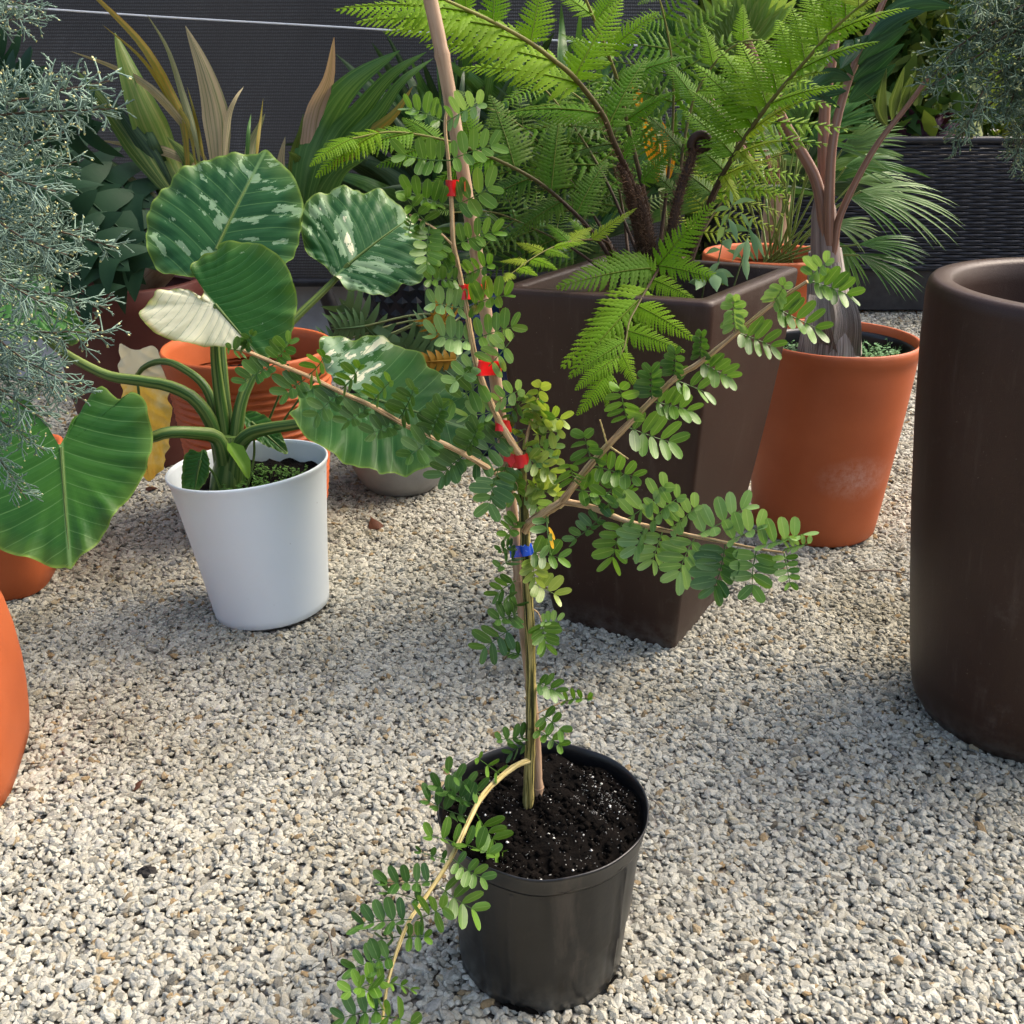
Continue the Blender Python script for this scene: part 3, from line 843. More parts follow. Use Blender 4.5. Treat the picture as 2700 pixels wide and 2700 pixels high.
def compound(bu, bv, tu, tv, pairs, L, wl, wr, col='g', dY=None, sg=1):
    """a pinnate leaf from base to tip; wl / wr = how open the row on the counter-clockwise / clockwise side is"""
    Yb = tree_Y(bu, bv)
    if dY is None: dY = rng.uniform(-.035, .01)
    B, E = pt(bu, bv, Yb), pt(tu, tv, Yb + dY)
    sc = pxm(B)
    L = L * sc * 1.2
    view = nrm(CAM - B)
    ax = nrm(E - B)
    left = nrm(np.cross(view, ax)); N = np.cross(ax, left)
    R_ = np.linalg.norm(E - B)
    m = MB()
    curve = rng.uniform(-.05, .05)
    def pos(s): return B + (E - B) * s + left * (curve * R_ * math.sin(s * math.pi))
    sl, sr = math.sqrt(max(0, 1 - wl * wl)), math.sqrt(max(0, 1 - wr * wr))
    rl, rr = left * wl + N * sl * .9 * sg, -left * wr + N * sr * .9 * sg
    s0 = .14 if R_ > L * 1.1 else .1
    end = .86
    for i in range(pairs):
        f = i / max(1, pairs - 1)
        s = s0 + (end - s0) * f + rng.uniform(-.015, .015)
        for row in (rl, rr):
            fw = .14 + 1.0 * f**3.5 + rng.uniform(-.07, .07)
            d = nrm(nrm(row) + ax * fw + rng.normal(0, .055, 3))
            wv = nrm(ax - d * np.dot(ax, d) + rng.normal(0, .13, 3))
            wv = nrm(wv - d * np.dot(wv, d))
            ln = L * (.80 + .24 * math.sin(math.pi * (.2 + .7 * f))) * rng.uniform(.84, 1.10)
            if rng.random() < .035: continue
            leaflet(m, pos(s), d, wv, ln, rng.uniform(.205, .25), np.clip(.25 + .5 * f * rng.uniform(.2, 1) + rng.uniform(-.35, .5), 0, 1), cup=rng.uniform(.02, .35))
    m.tube(np.array([pos(s) for s in np.linspace(-.02, end + .02, 9)]), np.linspace(.0009, .0005, 9), 5, a=np.full(45, 0.0))
    return m.build('leaf', M_GL[col], t_tree)

_TY = np.array([(1174, 300, 1.34), (1190, 540, 1.345), (1196, 648, 1.347), (1079, 566, 1.325), (1130, 592, 1.33), (1230, 815, 1.352), (1250, 930, 1.357), (1293, 1059, 1.362), (1366, 1190, 1.376),
                (1229, 1200, 1.335), (1138, 1155, 1.315), (1051, 1111, 1.30), (981, 1071, 1.285), (898, 1034, 1.27), (813, 992, 1.255), (724, 957, 1.24), (641, 922, 1.225), (1300, 1242, 1.345),
                (1390, 1250, 1.39), (1400, 1100, 1.41), (1430, 1150, 1.41), (1385, 1400, 1.372), (1390, 1550, 1.37), (1397, 1700, 1.37), (1400, 1900, 1.366), (1480, 1850, 1.39),
                (1440, 1355, 1.35), (1559, 1223, 1.31), (1658, 1117, 1.28), (1776, 1001, 1.24), (1845, 950, 1.22), (1933, 886, 1.19), (2034, 804, 1.16), (2129, 742, 1.135),
                (1559, 1337, 1.315), (1646, 1372, 1.29), (1712, 1389, 1.27), (1832, 1414, 1.235), (1912, 1430, 1.21), (1997, 1447, 1.185), (2068, 1457, 1.165),
                (1353, 2023, 1.335), (1292, 2075, 1.29), (1255, 2126, 1.255), (1213, 2214, 1.205), (1176, 2284, 1.17), (1120, 2368, 1.13), (1078, 2429, 1.10), (1045, 2512, 1.065), (1022, 2592, 1.04), (1008, 2690, 1.01)])
def tree_Y(u, v):
    d2 = (_TY[:, 0] - u)**2 + (_TY[:, 1] - v)**2
    w_ = 1 / (d2 + 60)**2
    return float((w_ * _TY[:, 2]).sum() / w_.sum())

LEAVES = [
 (1172,322,1072,282,5,42,.45,.95,'g'),(1180,321,1277,270,5,42,.95,.5,'p'),(1178,423,1054,404,5,48,.6,.95,'g'),(1184,423,1313,381,5,47,1,.6,'g'),
 (1182,541,1065,500,5,50,.3,.9,'g'),(1199,541,1298,487,4,54,1,.8,'g'),(1130,591,1066,512,4,45,.5,.85,'g'),(1087,568,1075,625,5,19,.75,.75,'g'),
 (1132,592,1126,716,6,40,.9,.85,'g'),(1186,655,1150,712,5,38,.7,.8,'g'),(1172,640,1120,700,4,36,.8,.6,'g'),
 (1211,737,1124,735,5,36,.6,.9,'g'),(1224,728,1300,695,5,38,.9,.5,'g'),(1207,643,1312,613,5,43,.95,.6,'g'),(1230,815,1132,795,5,47,.5,.95,'p'),(1238,809,1348,778,5,50,.95,.5,'g'),
 (1246,898,1135,877,5,48,.55,1,'p'),(1252,894,1366,857,5,48,1,.6,'g'),(1290,964,1353,890,4,48,.85,.8,'p'),(1275,1000,1180,1068,4,54,.85,.9,'g'),(1250,960,1195,1010,3,46,.5,.9,'p'),
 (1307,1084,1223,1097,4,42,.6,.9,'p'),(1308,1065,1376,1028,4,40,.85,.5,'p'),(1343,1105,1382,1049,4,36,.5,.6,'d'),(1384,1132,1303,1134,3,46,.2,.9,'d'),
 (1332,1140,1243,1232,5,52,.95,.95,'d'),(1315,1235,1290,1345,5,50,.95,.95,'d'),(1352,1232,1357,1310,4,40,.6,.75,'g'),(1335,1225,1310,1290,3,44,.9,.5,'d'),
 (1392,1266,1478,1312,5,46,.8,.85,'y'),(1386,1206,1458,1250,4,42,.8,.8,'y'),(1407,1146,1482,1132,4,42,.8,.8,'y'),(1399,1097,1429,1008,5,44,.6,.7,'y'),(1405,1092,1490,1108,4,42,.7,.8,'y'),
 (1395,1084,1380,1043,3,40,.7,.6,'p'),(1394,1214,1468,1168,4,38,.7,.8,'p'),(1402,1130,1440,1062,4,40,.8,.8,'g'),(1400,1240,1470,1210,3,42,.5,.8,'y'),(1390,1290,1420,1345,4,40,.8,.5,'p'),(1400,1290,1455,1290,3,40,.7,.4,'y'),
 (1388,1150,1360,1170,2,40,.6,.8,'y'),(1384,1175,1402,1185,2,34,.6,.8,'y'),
 (1558,1216,1538,1142,4,48,.9,.6,'d'),(1511,1270,1500,1225,4,44,.9,.6,'g'),(1656,1111,1634,1012,5,48,.9,.8,'g'),(1718,1049,1718,972,5,44,.85,.6,'d'),(1776,993,1780,922,5,38,.75,.55,'d'),
 (1849,943,1852,876,5,36,.55,.5,'d'),(1940,870,1936,782,6,46,.6,.55,'p'),(2036,799,2070,745,5,40,.6,.5,'p'),(2134,731,2184,688,4,46,.85,.4,'p'),
 (2040,809,2165,872,5,54,.95,.5,'g'),(2138,742,2246,782,5,50,.9,.55,'g'),(1936,875,2047,920,5,50,.95,.65,'g'),(1845,952,1928,997,5,42,.9,.65,'g'),(1774,1001,1869,1039,5,46,.95,.55,'g'),
 (1722,1059,1824,1086,5,48,.95,.6,'g'),(1654,1126,1782,1170,5,56,.95,.8,'g'),(1569,1229,1685,1260,5,48,.9,.75,'g'),(1519,1291,1631,1297,4,52,.85,.55,'g'),(1567,1338,1642,1250,4,44,.7,.8,'d'),
 (1596,1352,1668,1288,3,34,.4,.5,'g'),(1652,1370,1763,1270,5,52,.95,.4,'p'),(1712,1385,1799,1305,5,48,.95,.4,'p'),(1764,1397,1842,1330,5,46,.95,.4,'p'),(1836,1412,1974,1330,5,54,.97,.3,'p'),
 (1919,1428,2012,1385,4,52,.95,.2,'p'),(1997,1441,2142,1400,5,54,.95,.2,'p'),(2070,1447,2140,1431,5,30,.85,.3,'p'),
 (1583,1364,1505,1428,5,38,.35,.92,'d'),(1639,1377,1611,1482,5,50,.7,.95,'g'),(1699,1391,1676,1450,4,52,.3,.95,'p'),(1747,1401,1717,1488,5,48,.6,.95,'p'),(1832,1418,1789,1524,5,60,.6,.97,'p'),
 (1912,1437,1878,1563,6,60,.5,.97,'d'),(1995,1449,1984,1558,4,54,.92,.92,'g'),(2068,1459,2085,1548,5,32,.9,.9,'g'),
 (1370,1373,1333,1414,4,36,.4,.92,'g'),(1440,1359,1450,1452,4,42,.15,.92,'p'),(1399,1456,1484,1473,4,44,.92,.65,'g'),(1401,1472,1411,1530,4,38,.9,.7,'y'),(1407,1537,1470,1570,4,46,.92,.75,'y'),
 (1353,1439,1314,1452,4,24,.5,.75,'d'),(1357,1472,1314,1498,3,40,.35,.75,'d'),(1359,1532,1308,1570,4,38,.55,.92,'g'),(1364,1617,1308,1632,4,46,.5,.92,'d'),(1347,1659,1270,1715,4,48,.9,.92,'d'),(1363,1600,1340,1570,2,40,.6,.9,'d'),
 (1374,1727,1326,1713,4,32,.4,.85,'d'),(1426,1640,1477,1635,4,26,.85,.3,'p'),(1426,1638,1439,1708,5,42,.92,.75,'g'),(1416,1800,1472,1826,4,38,.8,.6,'d'),(1484,1850,1562,1844,4,28,.85,.25,'g'),
 (1430,1885,1482,1928,3,36,.9,.9,'g'),(1412,1922,1482,1972,4,34,.8,.6,'g'),(1386,1940,1309,1949,4,36,.35,.85,'d'),(1386,1962,1346,1986,3,32,.6,.8,'d'),
 (1320,2042,1253,1994,3,32,.6,.85,'g'),(1269,2098,1169,2022,4,44,.3,.95,'d'),(1246,2121,1146,2074,5,46,.3,.95,'d'),(1232,2154,1118,2102,5,46,.3,.95,'d'),(1255,2145,1336,2258,6,46,.95,.7,'g'),(1218,2224,1300,2256,3,48,.95,.25,'g'),
 (1208,2224,1127,2204,3,50,.3,.92,'g'),(1181,2266,1100,2242,3,26,.35,.75,'d'),(1195,2266,1280,2318,5,38,.92,.8,'g'),(1148,2322,1002,2326,5,48,.3,.95,'d'),(1162,2340,1257,2403,4,54,.95,.8,'g'),(1111,2378,1016,2352,2,40,.3,.85,'d'),
 (1083,2424,941,2438,5,50,.35,.95,'d'),(1101,2424,1178,2390,4,48,.9,.9,'g'),(1069,2466,1002,2476,3,28,.5,.85,'d'),(1073,2471,1127,2471,3,36,.85,.9,'g'),(1036,2522,922,2556,5,46,.5,.95,'d'),(1022,2582,908,2617,4,48,.45,.92,'g'),
 (1008,2662,890,2687,4,50,.6,.92,'d'),(1020,2590,1092,2612,3,24,.6,.6,'g'),(1010,2680,1095,2702,3,48,.8,.8,'g'),(1006,2640,936,2600,3,42,.5,.9,'g'),
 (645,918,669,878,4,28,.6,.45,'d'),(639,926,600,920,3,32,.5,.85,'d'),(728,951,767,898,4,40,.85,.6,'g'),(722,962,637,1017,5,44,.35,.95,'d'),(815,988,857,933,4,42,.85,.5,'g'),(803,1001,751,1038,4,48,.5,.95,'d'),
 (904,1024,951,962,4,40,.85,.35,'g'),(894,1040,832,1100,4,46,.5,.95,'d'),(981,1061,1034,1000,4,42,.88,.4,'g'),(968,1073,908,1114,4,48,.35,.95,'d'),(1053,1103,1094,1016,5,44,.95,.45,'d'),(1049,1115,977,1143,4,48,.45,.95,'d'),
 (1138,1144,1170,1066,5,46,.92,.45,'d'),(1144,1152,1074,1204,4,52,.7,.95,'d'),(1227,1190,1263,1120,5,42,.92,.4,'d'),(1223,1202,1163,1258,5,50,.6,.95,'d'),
]
for L_ in LEAVES:
    compound(*L_)
# two withered yellow leaflets
m = MB()
for a_, b_ in (((1447, 1389, 1.345), (1463, 1424, 1.342)), ((1449, 1405, 1.345), (1457, 1447, 1.341))):
    A_, B_ = pt(*a_), pt(*b_); d = nrm(B_ - A_)
    leaflet(m, A_, d, nrm(np.cross(d, FW) + .5 * FW), np.linalg.norm(B_ - A_), .12, .5)
M_WITHER = m_leaf('withered_leaflet', (.62, .33, .01), (.75, .45, .03), .2)
tag(m.build('leaf', M_WITHER, t_tree), 'withered yellow leaflets')

# bamboo stake
sp = pxpath([(1421, 2130, 1.375), (1417, 2050, 1.378), (1408, 1900, 1.385), (1372, 1560, 1.395), (1361, 1443, 1.397), (1308, 1012, 1.40), (1255, 662, 1.405), (1180, 220, 1.41), (1135, 0, 1.412), (1090, -200, 1.415)], 160)
rad_s = np.full(160, .0083) + np.linspace(0, .0008, 160)
dist = np.r_[0, np.cumsum(np.linalg.norm(np.diff(sp, axis=0), axis=1))]
for nd in np.arange(.045, dist[-1], .185):
    rad_s += .0012 * np.exp(-((dist - nd) / .006)**2) - .0006 * np.exp(-((dist - nd - .012) / .004)**2)
m = MB(); m.tube(sp, rad_s, 16)
t_st = thing('bamboo_stake', sp[0], 'tall tan bamboo cane staked beside the young tree', 'stake')
m.build('cane', M_BAMBOO, t_st)
for nd in np.arange(.045, dist[-1], .185):
    i = int(np.argmin(np.abs(dist - nd)))
    m = MB(); c_ = sp[i]; d = nrm(sp[min(i + 1, 159)] - sp[i - 1])
    m.tube([c_ - d * .0012, c_ + d * .0012], .0101, 16); m.build('node_ring', M_BAMBOO, t_st)

# tape ties: a band round trunk and cane, with loose ends
def tie(name, a, b, h, mat, label, tail=None, slant=0, ra=.006, rb=.011):
    A_, B_ = pt(*a), pt(*b)
    hx = nrm(B_ - A_); up = nrm(ZUP - hx * np.dot(ZUP, hx) + hx * slant); dp = nrm(np.cross(hx, up))
    if np.dot(dp, CAM - A_) < 0: dp = -dp
    th = np.linspace(0, 2 * math.pi, 33)[:-1]
    ring = []
    for q in th:
        c_, s_ = math.cos(q), math.sin(q)
        ctr, r_ = (A_ - hx * 0, ra) if c_ < 0 else (B_, rb)
        ring.append(ctr + hx * c_ * r_ + dp * s_ * r_)
    ring = np.array(ring)
    hh = h * pxm(A_) / 2
    wv = .0008 * np.sin(th * 5)[:, None] * dp
    rows_ = [ring + up * f * hh + wv * f - dp * .0008 * (1 - abs(f)) for f in (-1, -.5, 0, .5, 1)]
    t = thing(name, (A_ + B_) / 2, label, 'tape', 'tape ties on the staked tree' if 'red' in label else None)
    m = MB(); m.grid(np.array(rows_), wrap=True); m.build('band', mat, t)
    if tail:
        E = pt(*tail); S = B_ + dp * rb
        p_ = crv([S, (S + E) / 2 + up * .003, E], 8)
        m = MB(); m.blade(p_, hh * np.linspace(.95, .55, 8), up, cols=3); m.build('loose_end', mat, t)
    return t
tie('red_tape_tie', (1189, 496, 1.343), (1209, 494, 1.405), 40, M_RED, 'red tape tie nearest the top of the cane', (1225, 494, 1.32))
tie('red_tape_tie', (1220, 770, 1.35), (1262, 766, 1.404), 38, M_RED, 'red tape tie second from the top of the cane', (1280, 750, 1.315), slant=.12)
tie('red_tape_tie', (1264, 971, 1.359), (1303, 968, 1.402), 38, M_RED, 'red tape tie third from the top of the cane', (1321, 968, 1.325), slant=.06)
tie('red_tape_tie', (1318, 1122, 1.366), (1330, 1124, 1.40), 30, M_RED, 'dark red tape tie half hidden by leaflets, fourth from the top')
tie('red_tape_tie', (1342, 1212, 1.40), (1374, 1214, 1.378), 34, M_RED, 'lowest red tape tie wrapped at the fork of the young tree', (1328, 1207, 1.37))
tie('blue_tape_tie', (1362, 1452, 1.397), (1386, 1450, 1.373), 30, M_BLUE, 'shiny blue tape tie wrapped round trunk and cane', None, rb=.0105, ra=.0115)
# ------------------------------------------------------------------ elephant ear in the white pot
def m_ear(name, seed, vari, half=0.0, fine=1.35, sector=0.0, dark=(.012, .062, .018), light=(.038, .135, .026)):
    k = NT(name)
    uv_ = k.uv()
    s3 = k.new('ShaderNodeSeparateXYZ'); k.lk(uv_, s3.inputs[0])
    x, y = s3.outputs[0], s3.outputs[1]
    ax = k.math('ABSOLUTE', x)
    o = k.obj()
    col = k.ramp(k.noise(5, 4, o), [(0.3, dark), (0.72, light)])
    # variegation: grey-green then cream sectors, stretched along the veins
    w_ = k.math('SUBTRACT', y, k.math('MULTIPLY', ax, .55))
    cv = k.new('ShaderNodeCombineXYZ'); k.lk(k.math('MULTIPLY', x, 2.6), cv.inputs[0]); k.lk(k.math('MULTIPLY', w_, 4.2), cv.inputs[1]); cv.inputs[2].default_value = seed
    va = k.noise(1.15 * fine, 9, cv.outputs[0], .62)
    if half:
        va = k.math('ADD', va, k.math('MULTIPLY', k.ramp(k.math('ADD', k.math('MULTIPLY', x, half), .5), [(0.49, (0, 0, 0)), (.50, (1, 1, 1))]), .6))
    va = k.math('ADD', va, vari)
    if sector:
        sm = k.math('MULTIPLY', k.ramp(k.math('ADD', x, .5), [(.50, (0, 0, 0)), (.56, (1, 1, 1))]), k.ramp(k.math('ADD', y, .5), [(.44, (1, 1, 1)), (.54, (0, 0, 0))]))
        va = k.math('ADD', va, k.math('MULTIPLY', sm, sector))
    col = k.mix(k.ramp(va, [(0.60, (0, 0, 0)), (.604, (1, 1, 1))]), col, (.22, .345, .20))
    col = k.mix(k.ramp(va, [(0.70, (0, 0, 0)), (.704, (1, 1, 1))]), col, (.84, .82, .58))
    if half:
        brown = k.math('MULTIPLY', k.ramp(k.attr('tint'), [(0.90, (0, 0, 0)), (.985, (1, 1, 1))]), k.ramp(va, [(0.70, (0, 0, 0)), (.704, (1, 1, 1))]))
        col = k.mix(k.math('MULTIPLY', brown, k.ramp(k.noise(9, 4, o), [(.4, (.2, .2, .2)), (.6, (1, 1, 1))])), col, (.42, .27, .10))
    # veins
    wv = k.math('MULTIPLY', k.math('SUBTRACT', k.math('ADD', y, k.math('MULTIPLY', k.math('MULTIPLY', ax, ax), .35)), k.math('MULTIPLY', ax, .62)), 7.5)
    fr = k.math('ABSOLUTE', k.math('SUBTRACT', k.math('FRACT', wv), .5))
    vein = k.ramp(fr, [(0.455, (0, 0, 0)), (.49, (.55, .55, .55))])
    fr2 = k.math('ABSOLUTE', k.math('SUBTRACT', k.math('FRACT', k.math('MULTIPLY', wv, 3.0)), .5))
    vein2 = k.ramp(fr2, [(0.44, (0, 0, 0)), (.5, (.14, .14, .14))])
    midr = k.ramp(ax, [(0.008, (.8, .8, .8)), (.022, (0, 0, 0))])
    col = k.mix(vein, col, (.13, .26, .09))
    col = k.mix(vein2, col, (.13, .26, .09))
    col = k.mix(midr, col, (.17, .30, .11))
    edge = k.ramp(k.attr('tint'), [(0.80, (0, 0, 0)), (.97, (.22, .22, .22)), (.99, (.75, .75, .75))])
    col = k.mix(edge, col, (.20, .30, .05))
    k.base(col); k.set(.40, .22)
    k.bump(k.math('ADD', fr, k.math('MULTIPLY', fr2, .2)), .09, .012)
    k.translucent(k.mix(1.0, col, (1.0, 1.15, .35), 'MULTIPLY'), .22)
    return k.m
M_PET = m_leaf('ear_petiole', (.018, .060, .012), (.045, .110, .020), .08, .4, stripes=7, stripe_col=(.20, .26, .07), nscale=4)

def closed_crv(pts, n):
    P = np.asarray(pts, float)
    Q = np.vstack([P[-3:], P, P[:3]])
    C = crv(Q, n * 3)
    # cut the middle loop
    i0 = int(np.argmin(np.linalg.norm(C[: n * 2] - P[0], axis=1)))
    d = np.linalg.norm(C - P[0], axis=1); d[: i0 + n // 2] = 1e9
    i1 = int(np.argmin(d))
    seg = C[i0:i1]
    idx = np.linspace(0, len(seg) - 1, n + 1)[:-1]
    return np.stack([np.interp(idx, np.arange(len(seg)), seg[:, j]) for j in range(P.shape[1])], 1)

def ear_leaf(parent, outline, J, tip, Y, normal, mat, cup=.10, droop=.10, wave=.010, pleat=.005, n=150, name='leaf', curl=None):
    """blade traced in its own plane through J, then cupped, pleated along its veins and waved at the margin"""
    Jw = pt(J[0], J[1], Y)
    nv = nrm(normal)
    def onpl(u, v):
        d = ray(u, v); return CAM + d * (np.dot(Jw - CAM, nv) / np.dot(d, nv))
    O2 = closed_crv(outline, n)
    O = np.array([onpl(*p) for p in O2])
    Tw = onpl(*tip)
    L = np.linalg.norm(Tw - Jw)
    ya = nrm(Tw - Jw); xa = nrm(np.cross(nv, ya))
    rs = np.linspace(0, 1, 26)**.85
    G = Jw + rs[:, None, None] * (O - Jw)[None]
    D = G - Jw
    x = D @ xa / L; y = D @ ya / L
    ax = np.abs(x)
    wv = (y + .35 * ax * ax - .62 * ax) * 7.5
    fr = np.abs((wv % 1) - .5) * 2
    th = np.linspace(0, 2 * math.pi, n, endpoint=False)
    R4 = (rs**4)[:, None]
    h = pleat * (1 - fr**2) * np.minimum(1, ax * 9) * (.4 + .6 * rs[:, None]) + cup * L * (ax**1.3) * .55 - droop * L * np.clip(y, 0, 9)**2 \
        + wave * R4 * (np.sin(th * 11 + 1) + .7 * np.sin(th * 17 + 2) + .5 * np.sin(th * 29))[None]
    G = G + nv * h[..., None]
    m = MB()
    uv = np.stack([x, y], -1).reshape(-1, 2)
    m.grid(G, uv=uv, wrap=True, a=np.repeat(rs, n))
    o = m.build(name, mat, parent)
    # raised midrib below the blade
    mp = Jw + np.linspace(-.02, .97, 24)[:, None] * (Tw - Jw)[None]
    yy = np.linspace(-.02, .97, 24)
    mp = mp + nv * (-droop * L * np.clip(yy, 0, 9)**2 + .0005)[:, None]
    r = MB(); r.tube(mp, np.linspace(.0048, .0012, 24), 7); r.build('midrib', M_PET, o)
    return o, Jw

def Z(pts, ox, oy, s=2.1467):
    return [(ox + a / s, oy + b / s) for a, b in pts]

ear_base = c1 + np.array([-.055, -.03, .345])
t_ear = thing('elephant_ear_plant', ear_base, 'elephant ear plant with cream-splashed leaves growing in the white pot', 'plant')
V1 = m_ear('ear_leaf_speckled', 3.1, .02, dark=(.010, .055, .020), light=(.026, .105, .030))
V2 = m_ear('ear_leaf_half_white', 7.7, -.10, half=-1.0, dark=(.014, .080, .016), light=(.040, .145, .024))
V3 = m_ear('ear_leaf_marbled', 12.4, .085, fine=.75, dark=(.016, .075, .022), light=(.035, .12, .035))
V4 = m_ear('ear_leaf_splashed', 5.3, -.045, fine=1.3, sector=.19, dark=(.016, .075, .016), light=(.046, .15, .024))
V5 = m_ear('ear_leaf_green', 9.9, -.13, dark=(.014, .072, .014), light=(.044, .145, .022))
k = NT('ear_leaf_yellow'); uv_ = k.uv(); s3 = k.new('ShaderNodeSeparateXYZ'); k.lk(uv_, s3.inputs[0])
yc = k.ramp(k.noise(8, 6, k.obj(), .65), [(0.32, (.72, .58, .24)), (.5, (.70, .44, .05)), (.7, (.56, .28, .02))])
yc = k.mix(k.ramp(s3.outputs[1], [(-.2, (1, 1, 1)), (.10, (0, 0, 0))]), yc, (.68, .62, .42))
k.base(yc); k.set(.5, .4); k.translucent(yc, .3)
M_EYEL = k.m
EL = {}
out1 = Z([(1490,820),(1560,880),(1640,960),(1690,1060),(1715,1180),(1705,1300),(1690,1390),(1650,1490),(1580,1540),(1480,1500),(1380,1440),(1300,1420),(1240,1430),(1180,1480),(1120,1550),(1075,1572),(1000,1562),(920,1550),(870,1500),(842,1400),(833,1290),(850,1200),(890,1130),(940,1060),(1000,985),(1070,930),(1170,890),(1270,860),(1360,838),(1440,840)], 0, 0)
EL[1] = ear_leaf(t_ear, out1, (573, 652), (694, 384), 2.74, (-.05, -.80, .55), V1, cup=.06, wave=.006)
out2 = Z([(1085,1530),(1110,1480),(1160,1440),(1230,1420),(1245,1385),(1330,1372),(1420,1375),(1520,1410),(1600,1470),(1650,1560),(1675,1650),(1670,1760),(1650,1850),(1620,1930),(1560,1990),(1500,2020),(1450,2010)], 0, 0) \
     + [(664, 914), (638, 926), (582, 914), (531, 912), (466, 900), (419, 884), (396, 865), (371, 833), (380, 806), (410, 787), (419, 768), (475, 762), (505, 768), (530, 792), (536, 770), (520, 740)]
EL[2] = ear_leaf(t_ear, out2, (570, 805), (672, 925), 2.52, (-.05, -.86, .5), V2, cup=.04, droop=.12, wave=.006)
out3 = [(900,492),(937,494),(960,503),(993,488),(1026,506),(1054,534),(1079,560),(1105,605),(1114,652),(1119,699),(1122,727),(1100,750),(1068,755),(1035,778),(984,782),(947,770),(909,760),(895,740),(870,716),(845,695),(810,671),(797,619),(799,559),(820,526),(862,506)]
EL[3] = ear_leaf(t_ear, out3, (921, 696), (1080, 562), 2.86, (.0, -.72, .68), V3, cup=.05, wave=.006)
out4 = [(842,906),(859,891),(898,888),(931,899),(962,889),(993,893),(1054,912),(1110,940),(1133,972),(1170,986),(1203,1019),(1245,1061),(1262,1100),(1274,1137),(1252,1162),(1228,1190),(1190,1215),(1144,1236),(1107,1240),(1076,1252),(1045,1250),(1003,1256),(997,1247),(968,1240),(941,1235),(921,1227),(890,1210),(865,1195),(840,1179),(826,1164),(803,1150),(786,1127),(776,1108),(762,1096),(786,1079),(789,1059),(784,1046),(797,1030),(819,1019),(870,1024),(925,1038),(950,1042),(915,1020),(880,1000),(860,975),(845,935)]
EL[4] = ear_leaf(t_ear, out4, (978, 1050), (1274, 1137), 2.44, (.12, -.62, .77), V4, cup=.04, droop=.06, wave=.007)
out5 = [(261,1028),(279,1026),(298,1042),(321,1056),(345,1033),(373,1047),(389,1070),(396,1107),(403,1149),(401,1196),(387,1242),(363,1284),(331,1326),(312,1340),(303,1364),(261,1419),(233,1452),(200,1475),(182,1500),(170,1492),(135,1494),(93,1475),(47,1466),(0,1447),(-60,1400),(-100,1310),(-100,1200),(-60,1110),(0,1060),(60,1050),(105,1090),(140,1150),(160,1172),(205,1090),(235,1050)]
EL[5] = ear_leaf(t_ear, out5, (163, 1187), (182, 1500), 2.30, (.12, -.74, .66), V5, cup=.05, droop=.05, wave=.007)
out6 = [(321,907),(345,920),(368,922),(410,912),(425,935),(433,954),(447,1010),(459,1079),(456,1126),(447,1182),(433,1229),(410,1255),(387,1268),(360,1230),(345,1160),(335,1090),(326,1033),(319,963)]
EL[6] = ear_leaf(t_ear, out6, (362, 990), (390, 1266), 2.70, (-.45, -.85, .25), M_EYEL, cup=.16, droop=.02, wave=.003)
# dark leaf at the left behind the cypress, with a dried pale tip
out7 = [(-40,700),(40,690),(110,730),(160,780),(200,830),(225,860),(205,900),(170,890),(120,880),(60,900),(0,890),(-60,850)]
EL[7] = ear_leaf(t_ear, out7, (60, 800), (225, 862), 2.62, (.1, -.55, .8), V5, cup=.05)
out8 = [(480,1290),(482,1240),(488,1205),(505,1185),(525,1192),(540,1185),(553,1210),(552,1250),(535,1280),(512,1296)]
EL[8] = ear_leaf(t_ear, out8, (528, 1215), (510, 1296), 2.46, (-.1, -.9, .4), V5, cup=.12, n=80, wave=.002)
out9 = [(640,1095),(665,1085),(700,1098),(725,1120),(745,1150),(757,1192),(720,1182),(690,1170),(665,1150),(648,1125)]
EL[9] = ear_leaf(t_ear, out9, (665, 1115), (757, 1192), 2.60, (.1, -.7, .7), V5, cup=.10, n=80, wave=.002)
# petioles: thick, channelled, sheathing at the base
def petiole(lst, r0, r1, end=None):
    P = [pt(*p) for p in lst]
    if end is not None: P.append(end)
    P = crv(P, 30)
    m = MB(); m.tube(P, lin([0, .15, .4, 1], [r0 * .85, r0 * .72, r0 * .56, r1 * .85], 30), 14, rib=.07); m.build('petiole', M_PET, t_ear)
petiole([(596, 1290, 2.55), (585, 1190, 2.53), (565, 1150, 2.52), (500, 1140, 2.46), (440, 1140, 2.42), (390, 1155, 2.41), (270, 1172, 2.40)], .030, .009, EL[5][1] + [0, .012, -.012])
petiole([(592, 1280, 2.57), (570, 1150, 2.57), (520, 1060, 2.56), (450, 1020, 2.56), (373, 1005, 2.56), (270, 985, 2.57), (130, 900, 2.6)], .028, .010, EL[7][1])
petiole([(595, 1280, 2.59), (572, 1120, 2.60), (540, 1020, 2.62), (470, 965, 2.64), (420, 953, 2.66), (380, 968, 2.68)], .024, .007, EL[6][1])
petiole([(600, 1290, 2.56), (592, 1150, 2.58), (575, 1020, 2.59), (566, 920, 2.58)], .030, .009, EL[2][1])
petiole([(606, 1290, 2.57), (600, 1150, 2.60), (588, 1000, 2.66), (580, 860, 2.72)], .026, .009, EL[1][1] + [0, .01, 0])
petiole([(612, 1290, 2.56), (622, 1140, 2.58), (650, 1020, 2.63), (740, 880, 2.74), (860, 760, 2.84)], .026, .009, EL[3][1])
petiole([(612, 1295, 2.54), (625, 1190, 2.53), (660, 1145, 2.52), (720, 1128, 2.50), (800, 1115, 2.49), (900, 1080, 2.47)], .030, .009, EL[4][1] - [0, -.01, .008])
petiole([(585, 1300, 2.5), (560, 1245, 2.49)], .006, .004, EL[8][1])
petiole([(650, 1290, 2.56), (670, 1200, 2.60)], .006, .004, EL[9][1])
petiole([(690, 1150, 2.95), (735, 1045, 2.92), (760, 960, 2.95)], .006, .004)
